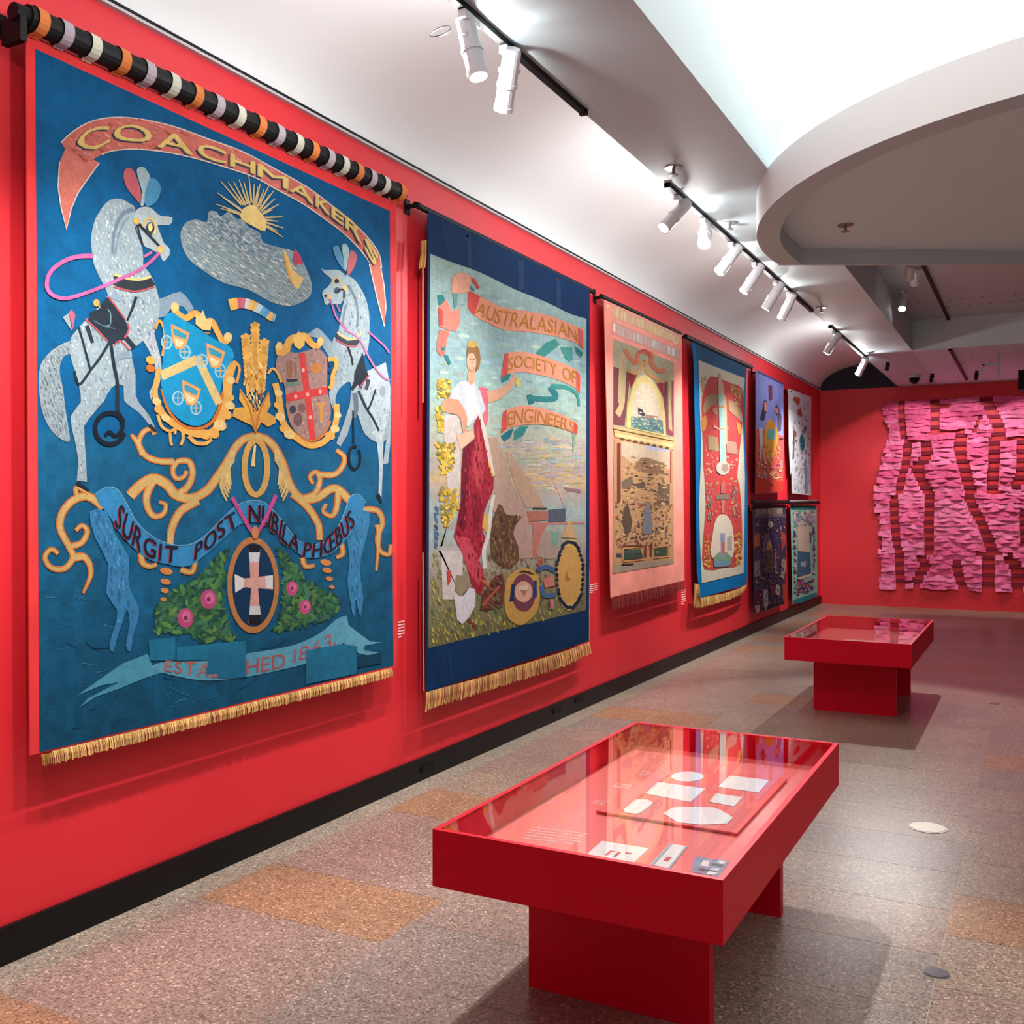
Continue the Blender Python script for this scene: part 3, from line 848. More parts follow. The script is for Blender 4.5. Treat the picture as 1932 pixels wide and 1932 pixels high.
# rod with ribbon loops
ra, rb = C1(96, 84), C1(1808, 884)
Ar, Br, _ = rod(A1, ra, rb, 0.052, off=0.03, n=16)
cols = {'o': (206, 122, 68), 'g': (168, 158, 166), 'w': (196, 196, 180)}
cents = [145, 257, 385, 520, 635, 748, 855, 953, 1050, 1146, 1232, 1318, 1390, 1463, 1530, 1597, 1658, 1720, 1795]
for k, cx in enumerate(cents):
    hw = 24 - 13 * (cx - 145) / 1650
    yl = 84 + (cx - 96) * (884 - 84) / (1808 - 96)
    y0 = A1.P(C1(cx - hw, yl))[1]; y1 = A1.P(C1(cx + hw, yl))[1]; zc = A1.P(C1(cx, yl))[2]
    mb = MB(); mb.tube([(Ar.x, y0, zc), (Ar.x, y1, zc)], 0.0575, 16, cap=False)
    mb.face([(Ar.x + .030, y0, zc - .03), (Ar.x + .030, y1, zc - .03), (A1.off + .008, y1, zc - .062), (A1.off + .008, y0, zc - .062)])
    mb.face([(Ar.x - .040, y0, zc - .03), (Ar.x - .040, y1, zc - .03), (A1.off - .008, y1, zc - .062), (A1.off - .008, y0, zc - .062)])
    mb.c = [lin(cols['ogw'[k % 3]])] * len(mb.f)
    mb.build('hanging_loop', M['paint_plain'], A1.root)
MB().tube([(Br.x, Br.y, Br.z), (Br.x, Br.y + .05, Br.z)], [.03, .022], 12).build('rod_end', M['black'], A1.root)
MB().tube([(Ar.x, Ar.y - .06, Ar.z), (Ar.x, Ar.y, Ar.z)], [.035, .04], 12).build('rod_end', M['black'], A1.root)
bracket(A1, C1(70, 95)); bracket(A1, C1(1815, 880))
MB().box(.05, .17, Ar.y - .05, Ar.y - .02, Ar.z - .12, Ar.z - .02).build('rod_clip', M['black'], A1.root)

# --- title scroll
up = spl(T(C1, [(275, 650), (330, 600), (410, 555), (520, 535), (650, 545), (800, 580), (950, 635), (1100, 690), (1250, 770), (1400, 855), (1500, 930), (1600, 1010), (1680, 1090), (1725, 1160), (1736, 1222)]), False)
lo = spl(T(C1, [(1692, 1212), (1640, 1140), (1560, 1060), (1480, 1000), (1380, 930), (1270, 870), (1150, 805), (1000, 755), (880, 720), (760, 695), (620, 680), (500, 690), (430, 722), (375, 745), (315, 700), (295, 680)]), False)
SAL = (204, 110, 98); OUT = (222, 206, 198)
tl = T(C1, [(295, 680), (268, 740), (261, 850), (276, 950), (300, 1048), (322, 950), (352, 880), (402, 808), (450, 742), (425, 728), (375, 745)])
tr = T(C1, [(1680, 1205), (1700, 1290), (1718, 1370), (1749, 1488), (1756, 1400), (1747, 1300), (1731, 1212)])
scr = A1.paint('title_scroll', [(up + lo, SAL), (tl, (208, 118, 104)), (tr, (206, 118, 102))], 3, None, 'paint_fine')
sh = []
sh += stroke(up, 2.2, None, OUT, False) + stroke(lo[:-14], 2.2, None, OUT, False) + stroke(tl[1:9], 2.2, None, OUT, False) + stroke(tr, 2, None, OUT, False)
sh += scatter(up + lo, 90, 0, 5, [(214, 140, 130), (190, 96, 82), (222, 130, 120)], rn, .5, .4)
A1.paint('scroll_edging', sh, 4, scr, 'paint_fine', 'stuff')
bt = spl(T(C1, [(345, 690), (420, 700), (500, 665), (600, 655), (720, 682), (880, 718), (1020, 757), (1160, 803), (1300, 868), (1420, 937), (1530, 1012), (1620, 1092), (1700, 1215)]), False)
tp = spl(T(C1, [(345, 610), (400, 575), (490, 562), (600, 560), (740, 588), (900, 638), (1040, 688), (1180, 743), (1320, 815), (1450, 890), (1560, 970), (1650, 1050), (1732, 1185)]), False)
xs = [(350, 492), (515, 685), (712, 872), (897, 1025), (1046, 1158), (1172, 1308), (1316, 1424), (1436, 1500), (1508, 1562), (1572, 1642), (1660, 1725)]
def frac(poly, x):
    x = x / 2.415
    L = sum(math.dist(a, b) for a, b in zip(poly[:-1], poly[1:])); acc = 0
    for a, b in zip(poly[:-1], poly[1:]):
        if a[0] <= x <= b[0]: return (acc + math.dist(a, b) * (x - a[0]) / (b[0] - a[0] + 1e-9)) / L
        acc += math.dist(a, b)
    return 0.0 if x < poly[0][0] else 1.0
def letters_x(word, xr, dx, dy, rgb):
    out = []
    for ch, (x0, x1) in zip(word, xr):
        vs, fs, w = glyph(ch); mv = []
        for v in vs:
            x = x0 + (x1 - x0) * v[0]; p = along(bt, frac(bt, x)); q = along(tp, frac(tp, x))
            k = .12 + .78 * v[1]
            mv.append((p[0] + (q[0] - p[0]) * k + dx, p[1] + (q[1] - p[1]) * k + dy))
        out += [([mv[i] for i in f], rgb) for f in fs]
    return out
A1.paint('title_shadow', letters_x('COACHMAKERS', xs, -3.6, 3.0, (58, 62, 84)) + letters_x('COACHMAKERS', xs, -2.4, 2.0, (58, 62, 84)), 5, scr, 'paint', 'stuff')
A1.paint('title_letter', letters_x('COACHMAKERS', xs, -1.0, .6, (206, 172, 96)) + letters_x('COACHMAKERS', xs, .9, -.5, (232, 206, 128)) + letters_x('COACHMAKERS', xs, 0, 0, (224, 194, 116)), 6, scr, 'paint_fine', split=True); scr['label'] = 'salmon scroll with gold capitals COACHMAKERS'

# --- left horse
HG = (152, 170, 178); HD = (100, 122, 138); HL = (172, 186, 190); BLK = (34, 46, 58)
neck = spl(T(K1, [(1250, 600), (1180, 540), (1090, 490), (980, 485), (900, 530), (830, 620), (770, 720), (735, 830), (712, 980), (725, 1120), (740, 1250), (790, 1380), (850, 1500), (900, 1600), (950, 1720), (1060, 1800), (1250, 1830), (1450, 1800), (1540, 1740), (1520, 1620), (1480, 1500), (1420, 1380), (1350, 1290), (1350, 1190), (1330, 1060), (1290, 960), (1240, 800)]), True, 3)
head = spl(T(K1, [(1250, 640), (1330, 585), (1430, 590), (1490, 640), (1560, 690), (1700, 712), (1670, 800), (1560, 800), (1520, 810), (1560, 920), (1600, 1020), (1660, 1080), (1672, 1150), (1640, 1200), (1595, 1245), (1560, 1190), (1540, 1140), (1500, 1130), (1430, 1090), (1340, 1040), (1280, 900), (1240, 760)]), True, 3)
torso = spl(T(K2, [(950, -30), (880, 60), (780, 150), (670, 260), (570, 370), (480, 480), (455, 580), (460, 700), (500, 850), (560, 1020), (590, 1180), (700, 1200), (900, 1180), (960, 1110), (1040, 1060), (1110, 1080), (1180, 1000), (1210, 700), (1180, 640), (1250, 610), (1340, 540), (1440, 480), (1500, 400), (1540, 200), (1530, 0), (1300, -60)]), True, 3)
leg_h = T(K2, [(585, 1040), (590, 1280), (520, 1370), (462, 1460), (480, 1600), (520, 1760), (550, 1932), (560, 1990), (C2(348, 500)[0] * 6.44 - 60 * 6.44, (C2(348, 500)[1] - 560) * 6.44), ((C2(394, 505)[0] - 60) * 6.44, (C2(394, 505)[1] - 560) * 6.44), (650, 1932), (635, 1760), (630, 1570), (690, 1480), (780, 1370), (870, 1270), (930, 1140), (960, 1040)])
leg_h2 = T(K2, [(960, 760), (1050, 1060), (1110, 1080), (1115, 1260), (1150, 1300), (1300, 1410), (1400, 1530), (1500, 1640), (1480, 1560), (1420, 1440), (1300, 1290), (1255, 1200), (1255, 950), (1215, 760), (1150, 640)])
leg_f = T(K2, [(1340, 520), (1400, 620), (1480, 780), (1500, 900), (1480, 1050), (1420, 1160), (1440, 1250), (1500, 1180), (1550, 1040), (1575, 900), (1560, 740), (1510, 560), (1470, 400)])
leg_f2 = T(K3, [(110, 160), (200, 130), (290, 90), (380, 65), (440, 110), (500, 190), (550, 270), (480, 330), (420, 250), (350, 240), (260, 290), (190, 370), (120, 385)])
tail = spl(T(K2, [(480, 540), (380, 570), (280, 620), (180, 710), (110, 810), (85, 920), (82, 1100), (110, 1350), (190, 1560), (310, 1700), (450, 1765), (440, 1600), (400, 1350), (370, 1100), (335, 950), (340, 820), (390, 720), (470, 680)]), True, 3)
hs = A1.paint('horse', [(tail, (146, 160, 168)), (leg_h2, (146, 162, 174)), (leg_f2, (130, 152, 170)), (neck, HG), (torso, HG), (leg_h, HG), (leg_f, (176, 186, 194)), (head, HL)], 3, None, 'paint_fine')
hs['label'] = 'dapple grey rearing horse facing the blue shield'
hb = []
hb += scatter(torso, 260, 0, 3.2, [(190, 202, 206), (150, 168, 178), (176, 192, 198), (120, 140, 156)], rn, 1.2, .5)
hb += scatter(neck, 240, 0, 3.2, [(196, 206, 208), (146, 164, 176), (178, 194, 200)], rn, 1.3, .4)
hb += scatter(tail, 170, 0, 3.2, [(170, 182, 186), (116, 134, 146), (150, 166, 172), (96, 116, 130)], rn, 1.2, .3)
hb += scatter(leg_h, 60, 0, 3, [(184, 196, 200), (150, 166, 178)], rn, 1.3, .4) + scatter(leg_f, 30, 0, 3, [(196, 204, 208), (150, 162, 176)], rn, 1.3, .4)
hb += stroke(T(K1, [(1230, 610), (1110, 660), (1030, 780), (985, 950), (975, 1150)]), 9, 4, (112, 132, 148)) + stroke(T(K1, [(1180, 700), (1100, 800), (1040, 950), (1010, 1150)]), 5, 3, (128, 148, 162))
hb += stroke(T(K2, [(1180, 700), (1020, 760), (1010, 1000)]), 14, 6, (132, 150, 166)) + stroke(T(K1, [(960, 1640), (1100, 1720)]), 18, 8, (136, 154, 168))
A1.paint('coat_marks', hb, 4, hs, 'paint_fine', 'stuff')
tk = []
sad = T(K2, [(910, 0), (1000, 110), (1120, 270), (1170, 390), (1140, 500), (1050, 560), (950, 580), (870, 500), (760, 390), (670, 280), (700, 190), (800, 150), (870, 40)])
tk += [(sad, (38, 50, 62))]
tk += stroke(T(K2, [(1120, 480), (1240, 620)]), 9, None, (40, 48, 60), False) + stroke(T(K2, [(660, 350), (730, 560)]), 8, 6, (44, 50, 62), False)
tk += stroke(T(K2, [(1260, 0), (1210, 150), (1150, 290)]), 6, 4, BLK)
tk += stroke(T(K2, [(930, 560), (820, 740), (700, 900), (580, 1060), (530, 1000), (510, 900)]), 5, 4, BLK) + stroke(T(K2, [(560, 370), (640, 650), (700, 880)]), 4, None, BLK)
tk += stroke(T(K2, [(950, 560), (990, 840), (1030, 1060), (1030, 1430)]), 6, 7, BLK)
tk += stroke([K2(940 + 180 * math.cos(a), 1600 + 190 * math.sin(a)) for a in [-.4 - .35 * i for i in range(17)]], 9, 8, (18, 28, 40)) + stroke(T(K2, [(1030, 1400), (1080, 1480), (1090, 1600), (1010, 1690), (930, 1640), (880, 1690)]), 8, 6, (18, 28, 40))
tk += [(T(K1, [(990, 1380), (1090, 1430), (1240, 1470), (1440, 1440), (1490, 1530), (1400, 1580), (1220, 1600), (1060, 1560), (985, 1530)]), (46, 54, 60))]
tk += stroke(T(K1, [(990, 1400), (1150, 1450), (1300, 1465), (1440, 1430)]), 5, None, (226, 196, 130)) + stroke(T(K1, [(985, 1550), (1150, 1600), (1300, 1605), (1480, 1550)]), 3, None, (190, 84, 92))
tk += stroke(T(K1, [(1270, 800), (1310, 950), (1340, 1050)]), 4, None, BLK) + stroke(T(K1, [(1290, 790), (1410, 920), (1540, 1060)]), 6, 4, BLK) + [(ell(*K1(1430, 850), 8, 13, 0, 14), (52, 62, 72))]
tk += stroke([K1(1420 + 75 * math.cos(a), 830 + 105 * math.sin(a)) for a in [math.pi * (1.0 + .1 * i) for i in range(14)]], 4, None, (222, 186, 110)) + [(ell(*K1(1430, 830), 4, 8), (238, 212, 140)), (ell(*K1(1260, 755), 6, 6), (230, 180, 90)), (ell(*K1(1550, 1100), 6, 7), (232, 184, 104))]
tk += stroke(T(K2, [(640, 270), (780, 400), (910, 540)]), 3, None, (186, 84, 92)) + stroke(T(K2, [(920, 0), (1020, 130), (1120, 270)]), 3, None, (186, 84, 92)) + stroke(T(K2, [(1150, 320), (1170, 400), (1120, 500)]), 3.5, None, (186, 84, 100)) + stroke(T(K2, [(990, 590), (1070, 540), (1180, 650)]), 3, None, (190, 84, 92))
tk += stroke(T(K2, [(910, 150), (945, 210), (940, 340), (870, 360)]), 2, None, (120, 150, 160)) + stroke(T(K2, [(740, 290), (850, 350), (1000, 390)]), 2, None, (86, 112, 124))
tk += [(ell(*K2(775, 75), 6, 7), (226, 176, 92)), (T(K2, [(740, 50), (800, 60), (830, 150), (790, 110)]), (214, 166, 90))]
tk += stroke(T(C2, [(345, 510), (400, 545)]), 9, 5, (30, 38, 48), False) + stroke(T(K2, [(1420, 1560), (1500, 1640)]), 8, 5, (40, 46, 54), False)
A1.paint('harness_piece', tk, 5, hs, split=True)
pk = stroke(T(K1, [(1540, 1140), (1420, 1260), (1280, 1360), (1100, 1440), (900, 1530), (700, 1610), (520, 1670), (380, 1695), (260, 1665), (190, 1600), (170, 1520), (200, 1400), (290, 1300), (430, 1220), (570, 1185), (735, 1180)]), 6, 8.5, (188, 100, 156), True, 6) + stroke(T(K1, [(1450, 1130), (1350, 1190)]), 5, None, (190, 104, 156), False)
A1.paint('rein', pk, 6, hs, split=True)
pl = [(spl(T(K1, [(1105, 190), (1130, 120), (1200, 115), (1245, 180), (1290, 300), (1320, 430), (1300, 540), (1240, 470), (1170, 390), (1120, 290)]), True, 2), (190, 96, 104)),
      (spl(T(K1, [(1265, 140), (1300, 100), (1360, 105), (1400, 160), (1430, 230), (1390, 420), (1350, 560), (1310, 560), (1330, 400), (1290, 260)]), True, 2), (160, 184, 190)),
      (spl(T(K1, [(1430, 235), (1500, 250), (1550, 320), (1555, 400), (1510, 510), (1430, 570), (1370, 560), (1360, 440), (1390, 330)]), True, 2), (74, 142, 180)),
      (T(K2, [(365, 250), (440, 200), (480, 420)]), (150, 166, 178)), (T(K2, [(440, 190), (475, 155), (520, 220), (490, 400)]), (190, 100, 118))]
A1.paint('plume', pl, 5, hs, 'paint_fine', split=True)

# --- cloud, sun, torch, twisted wreath
cloud = spl(T(C1, [(820, 1080), (840, 1020), (890, 1000), (940, 1012), (948, 965), (985, 965), (1003, 990), (1040, 965), (1080, 1000), (1110, 1000), (1130, 1035), (1180, 1060), (1200, 1105), (1280, 1130), (1352, 1155), (1400, 1240), (1420, 1310), (1400, 1360), (1320, 1395), (1230, 1375), (1130, 1320), (1020, 1290), (920, 1230), (850, 1170)]), True, 3)
cdo = A1.paint('cloud', [(cloud, (142, 160, 166))], 3, None, 'paint_fine')
cb = scatter(T(C1, [(950, 975), (1080, 1000), (1180, 1060), (1210, 1110), (1280, 1140), (1330, 1200), (1200, 1190), (1080, 1130), (990, 1080), (930, 1030)]), 220, 0, 4.5, [(96, 122, 146), (140, 160, 176), (112, 134, 156), (176, 190, 200)], rn, None, .4)
cb += scatter(cloud, 420, 0, 5, [(176, 190, 190), (140, 164, 170), (190, 198, 192), (128, 152, 162), (182, 186, 190)], rn, .6, .3)
A1.paint('cloud_marks', cb, 4, cdo, 'paint_fine', 'stuff')
sun = spl(T(C1, [(1092, 985), (1105, 950), (1150, 935), (1185, 968), (1207, 1010), (1202, 1055), (1150, 1032), (1105, 1006)]), True, 3)
ss = []
for e_ in [(985, 878), (980, 930), (1002, 826), (1035, 830), (1060, 828), (1085, 818), (1108, 830), (1130, 800), (1155, 838), (1172, 850), (1182, 838), (1200, 862), (1225, 840), (1228, 885), (1245, 868), (1250, 905), (1268, 930), (1240, 955), (1285, 988), (1265, 1010), (1288, 1040), (1262, 1055), (1284, 1080), (1010, 900), (1000, 950)]:
    s0 = (1150 + (e_[0] - 1150) * .36, 995 + (e_[1] - 995) * .36)
    ss += stroke(T(C1, [s0, e_]), 4.2, 1.5, (206, 182, 130), False)
A1.paint('sun', ss + [(sun, (236, 206, 132))], 5, None, 'paint_fine')
A1.paint('torch', [(T(C1, [(1284, 1130), (1308, 1165), (1330, 1228), (1380, 1270), (1355, 1320), (1322, 1290), (1298, 1215)]), (232, 192, 120)), (T(C1, [(1284, 1130), (1298, 1215), (1322, 1290), (1338, 1305), (1310, 1215)]), (222, 162, 76)), (T(C1, [(1340, 1130), (1365, 1165), (1380, 1205), (1362, 1200), (1345, 1215), (1332, 1185)]), (196, 70, 96))], 5, None, 'paint_fine')
wc = T(K3, [(975, 230), (1100, 205), (1230, 225), (1360, 290), (1480, 370), (1530, 390)]); ww = spl(wc, False, 6)
sg = stroke(wc, 22, 14, (226, 176, 92), True, 6); tones = [(232, 178, 90), (232, 178, 90), (204, 96, 112), (204, 110, 124), (206, 214, 220), (232, 190, 116), (228, 178, 96), (190, 206, 214), (92, 168, 210), (80, 156, 204), (232, 186, 110), (228, 178, 96), (96, 172, 212), (186, 208, 218)]
A1.paint('twisted_wreath', [(q, tones[min(len(tones) - 1, int(k * len(tones) / len(sg)))]) for k, (q, c) in enumerate(sg)], 5)

# --- left shield with three coaches
GO = (222, 166, 84); GD = (196, 112, 44); GP = (226, 194, 128)
shl = spl(T(K3, [(170, 410), (270, 320), (400, 400), (540, 480), (720, 600), (860, 680), (980, 740), (1030, 860), (950, 980), (890, 1150), (850, 1350), (790, 1550), (690, 1660), (560, 1700), (430, 1660), (300, 1560), (200, 1400), (140, 1180), (150, 1000), (190, 700)]), True, 3)
fr = stroke(T(K3, [(120, 1000), (70, 1250), (90, 1400), (170, 1560), (330, 1690), (560, 1790), (760, 1780), (860, 1640), (920, 1450), (950, 1250), (960, 1080), (1010, 930)]), 9, 20, GO, True, 6)
fr += [(ell(*K3(x, y), r_, r_ * .8, .4, 8), c) for (x, y, r_, c) in [(90, 1400, 9, GP), (120, 1500, 10, GO), (200, 1600, 9, GP), (780, 1790, 12, GO), (860, 1690, 13, GP), (930, 1560, 12, GO), (980, 1450, 10, GP), (970, 1350, 10, GO), (990, 1140, 9, GP), (680, 1800, 12, GO), (20, 900, 10, GO), (15, 1000, 9, GD)]]
fr += stroke(T(K3, [(150, 1250), (230, 1500), (400, 1690), (600, 1730), (760, 1650), (850, 1480), (890, 1300)]), 5, 7, GD, True, 6)
fr += stroke(T(K3, [(310, 250), (330, 330), (440, 390), (560, 330), (660, 430), (760, 430), (830, 560), (900, 680), (970, 640), (950, 600)]), 14, 9, GO, True, 6) + [(ell(*K3(310, 255), 8, 9), GP), (ell(*K3(955, 620), 8, 9), GP), (T(K3, [(570, 310), (600, 380), (650, 290), (690, 400), (770, 400), (740, 540), (640, 530), (560, 460)]), GP)]
fr += stroke(T(K3, [(540, 490), (640, 570), (730, 570)]), 4, None, GD)
fr += stroke(T(K3, [(70, 520), (120, 420), (180, 520), (190, 680), (160, 850)]), 5, 6, (218, 156, 80)) + stroke(T(K3, [(960, 1000), (1030, 920), (1095, 1000), (1060, 1180)]), 5, 5, (218, 156, 80))
fr += stroke(T(K3, [(100, 1560), (150, 1700), (240, 1760), (310, 1740), (310, 1800)]), 6, 5, GO) + stroke(T(K3, [(250, 1780), (260, 1900), (280, 1930)]), 5, None, GO) + stroke(T(K3, [(400, 1720), (410, 1850), (380, 1932)]), 7, 5, GO) + stroke(T(K3, [(480, 1820), (560, 1900), (680, 1910), (760, 1860)]), 8, 6, GO)
so = A1.paint('shield', fr + [(shl, (24, 146, 196))], 6, None, 'paint_fine'); so['label'] = 'bright blue shield in a gold scrolled frame'
ch = stroke(T(K3, [(140, 1090), (580, 890)]), 18, 18, (212, 186, 124), False) + stroke(T(K3, [(575, 850), (850, 1430)]), 15, 15, (212, 186, 124), False)
def coach(cx, cy, k):
    b = [(cx - 110 * k, cy - 150 * k), (cx - 40 * k, cy - 120 * k), (cx + 120 * k, cy - 40 * k), (cx + 80 * k, cy + 90 * k), (cx + 30 * k, cy + 160 * k), (cx - 50 * k, cy + 150 * k), (cx - 100 * k, cy + 30 * k)]
    q = [(cx - 85 * k, cy - 95 * k), (cx - 35 * k, cy - 85 * k), (cx + 85 * k, cy - 15 * k), (cx + 70 * k, cy + 40 * k), (cx - 75 * k, cy - 20 * k)]
    w = [(cx - 80 * k, cy + 5 * k), (cx + 50 * k, cy + 70 * k), (cx + 15 * k, cy + 130 * k), (cx - 40 * k, cy + 120 * k)]
    out = []
    for (wx, wy) in ((cx - 160 * k, cy + 70 * k), (cx + 60 * k, cy + 190 * k)):
        out += stroke([K3(wx + 62 * k * math.cos(a), wy + 78 * k * math.sin(a)) for a in [2 * math.pi * i / 14 for i in range(15)]], 3, None, (150, 196, 210), False)
        out += stroke(T(K3, [(wx - 50 * k, wy), (wx + 50 * k, wy)]), 2, None, (170, 186, 176), False) + stroke(T(K3, [(wx, wy - 60 * k), (wx, wy + 60 * k)]), 2, None, (190, 170, 150), False)
    return out + [(T(K3, b), (226, 158, 96)), (T(K3, q), (60, 150, 176)), (T(K3, w), (218, 208, 160))]
ch += coach(370, 610, 1) + coach(800, 840, 1) + coach(505, 1290, 1)
A1.paint('shield_charges', ch, 7, so, 'paint_fine')

# --- wheat sheaf
wh = []
for (x0, y0, x1, y1) in ((1285, 470, 1290, 1500), (1170, 610, 1250, 1500), (1400, 670, 1330, 1500)):
    n = 13
    for k in range(n):
        t = k / n * .75; x = x0 + (x1 - x0) * t; y = y0 + (y1 - y0) * t
        wh += [(ell(*K3(x - 26, y + 20), 7, 4, .9, 8), jit(GO, rn, .1)), (ell(*K3(x + 26, y + 20), 7, 4, 2.2, 8), jit((226, 178, 100), rn, .1)), (ell(*K3(x, y), 5, 6.5, 0, 8), jit((214, 160, 78), rn, .1))]
wh += scatter(T(K3, [(1180, 960), (1400, 960), (1430, 1250), (1350, 1500), (1220, 1500), (1110, 1150)]), 110, 0, 5, [GO, (206, 150, 70), GP, (176, 118, 50)], rn, 1.4, .4)
wh += [(T(K3, [(1100, 1240), (1200, 1380), (1280, 1560), (1260, 1700), (1130, 1640), (1010, 1580), (1030, 1480), (1150, 1470), (1090, 1380)]), (216, 164, 74)), (T(K3, [(1450, 1280), (1475, 1440), (1430, 1530), (1530, 1590), (1540, 1660), (1440, 1710), (1340, 1640), (1290, 1560), (1380, 1400)]), (214, 158, 72)), (T(K3, [(1210, 1620), (1290, 1500), (1370, 1640), (1290, 1780)]), (206, 146, 70))]
wh += stroke(T(K3, [(1100, 1260), (1220, 1500), (1285, 1760)]), 3, None, GD) + stroke(T(K3, [(1450, 1290), (1340, 1520), (1290, 1760)]), 3, None, GD)
A1.paint('wheat_sheaf', wh, 6, None, 'paint_fine')

# --- right shield with red cross
sh2 = spl(T(K4, [(170, 820), (250, 830), (330, 770), (420, 790), (560, 760), (700, 720), (780, 760), (850, 850), (860, 1000), (860, 1300), (900, 1480), (910, 1640), (860, 1800), (780, 1932), (640, 2010), (500, 1960), (370, 1830), (310, 1650), (280, 1450), (260, 1250), (200, 1100), (140, 980)]), True, 3)
f2 = stroke(T(K4, [(130, 1210), (180, 1400), (210, 1600), (250, 1780), (400, 1950), (600, 2080), (800, 2040), (940, 1880), (990, 1700), (990, 1500)]), 12, 11, GO, True, 6)
f2 += [(ell(*K4(x, y), r_, r_ * .8, .3, 8), c) for (x, y, r_, c) in [(180, 1350, 8, GP), (175, 1520, 9, GO), (200, 1680, 10, GP), (260, 1850, 10, GO), (330, 1930, 11, GP), (900, 1950, 10, GO), (970, 1850, 9, GP), (1010, 1660, 7, GP)]]
f2 += stroke(T(K4, [(190, 680), (200, 780), (270, 790), (330, 620), (450, 560), (560, 560), (640, 660), (720, 690), (770, 620), (740, 590)]), 16, 10, GO, True, 6) + [(T(K4, [(360, 530), (420, 540), (460, 480), (500, 530), (560, 520), (540, 680), (470, 740), (400, 690)]), (234, 190, 104)), (ell(*K4(190, 690), 6, 8), GP), (ell(*K4(760, 630), 6, 8), GP)]
f2 += stroke(T(K4, [(30, 1080), (90, 1010), (160, 1060), (220, 1200)]), 5, 5, GO) + stroke(T(K4, [(870, 880), (960, 880), (990, 960), (940, 1100), (930, 1230), (890, 1290)]), 8, 8, GO) + [(ell(*K4(905, 940), 4, 5), (20, 66, 110)), (ell(*K4(905, 1040), 4, 5), (20, 66, 110))]
f2 += stroke(T(K4, [(290, 1500), (350, 1760), (500, 1960), (640, 2020), (800, 1940), (900, 1740)]), 4, 5, GD, True, 6)
s2 = A1.paint('shield', f2 + [(sh2, (160, 126, 120))], 6, None, 'paint_fine'); s2['label'] = 'taupe shield quartered by a red cross'
cr = scatter(sh2, 160, 0, 3, [(176, 142, 134), (144, 110, 106), (168, 132, 124)], rn, None, .6)
cr += stroke(T(K4, [(500, 790), (550, 1150), (590, 1450), (620, 1700), (650, 2000)]), 12, 11, (206, 62, 62)) + stroke(T(K4, [(280, 1420), (860, 1310)]), 15, 14, (206, 62, 62), False)
cr += [(ell(*K4(x, y), 3, 4), (222, 170, 160)) for x, y in ((520, 1030), (415, 1400), (580, 1370), (760, 1330), (620, 1690))]
cr += [(T(K4, [(280, 1160), (450, 1150), (430, 1190), (300, 1200)]), (44, 46, 54)), (T(K4, [(270, 1200), (460, 1190), (470, 1240), (280, 1260)]), (106, 132, 120)), (ell(*K4(700, 1000), 11, 10), (190, 124, 70)), (T(K4, [(690, 1490), (830, 1480), (790, 1560), (800, 1740), (750, 1750), (750, 1570)]), (196, 140, 72)), (ell(*K4(375, 1580), 6, 8), (62, 62, 84)), (ell(*K4(500, 1560), 7, 9), (120, 92, 90)), (ell(*K4(450, 1720), 8, 12), (110, 84, 84))]
cr += stroke(T(K4, [(300, 930), (320, 1130)]), 4, None, (150, 104, 78), False) + stroke(T(K4, [(350, 900), (350, 1130)]), 5, None, (146, 100, 74), False) + stroke(T(K4, [(410, 920), (420, 1130)]), 4, None, (150, 104, 78), False)
A1.paint('shield_charges', cr, 7, s2, 'paint_fine')

# --- right horse
n2 = spl(T(K5, [(640, 870), (740, 880), (850, 960), (960, 1120), (1050, 1300), (1110, 1500), (1135, 1700), (1140, 1932), (1130, 2200), (1080, 2420), (960, 2480), (700, 2460), (500, 2380), (470, 2200), (520, 1932), (550, 1700), (590, 1500), (620, 1350)]), True, 3)
h2 = spl(T(K5, [(640, 860), (540, 760), (400, 740), (240, 745), (160, 720), (230, 820), (370, 940), (300, 1080), (200, 1160), (180, 1260), (215, 1330), (225, 1420), (280, 1455), (330, 1410), (420, 1440), (520, 1440), (580, 1400), (640, 1250), (680, 1000)]), True, 3)
b2 = spl(T(K4, [(960, 560), (1100, 700), (1280, 680), (1390, 680), (1390, 800), (1340, 900), (1420, 1050), (1480, 1180), (1560, 1320), (1640, 1430), (1720, 1530), (1750, 1640), (1740, 1932), (1600, 2050), (1400, 1932), (1310, 1700), (1220, 1420), (1190, 1200), (1100, 1230), (1010, 1330), (980, 1480), (1050, 1640), (1020, 1700), (940, 1560), (890, 1350), (960, 1150), (1010, 1000), (940, 820)]), True, 3)
fl = T(K4, [(590, 520), (720, 430), (780, 470), (870, 570), (950, 660), (960, 850), (890, 840), (800, 700), (740, 580), (640, 560)])
l2 = T(C2, [(1580, -10), (1600, 60), (1592, 150), (1560, 250), (1530, 330), (1548, 345), (1580, 290), (1612, 180), (1625, 60), (1640, 0)])
l3 = T(C2, [(1632, 20), (1655, 120), (1690, 220), (1715, 330), (1725, 430), (1722, 560), (1736, 575), (1742, 430), (1745, 300), (1770, 200), (1778, 80), (1755, -40)])
l4 = T(C2, [(1772, 60), (1779, 180), (1776, 330), (1766, 420), (1742, 425), (1760, 300), (1755, 150)])
H2 = A1.paint('horse', [(fl, (140, 160, 174)), (l2, (150, 164, 174)), (l4, (160, 174, 184)), (b2, HG), (l3, (178, 192, 200)), (n2, (162, 180, 188)), (h2, (160, 180, 188))], 4, None, 'paint_fine'); H2['label'] = 'dapple grey rearing horse facing the taupe shield'
d2 = scatter(b2, 150, 0, 2.6, [(192, 204, 208), (150, 168, 178), (130, 150, 164)], rn, 1.6, .4) + scatter(n2, 120, 0, 2.6, [(190, 204, 204), (140, 160, 170), (118, 138, 150)], rn, 1.7, .35)
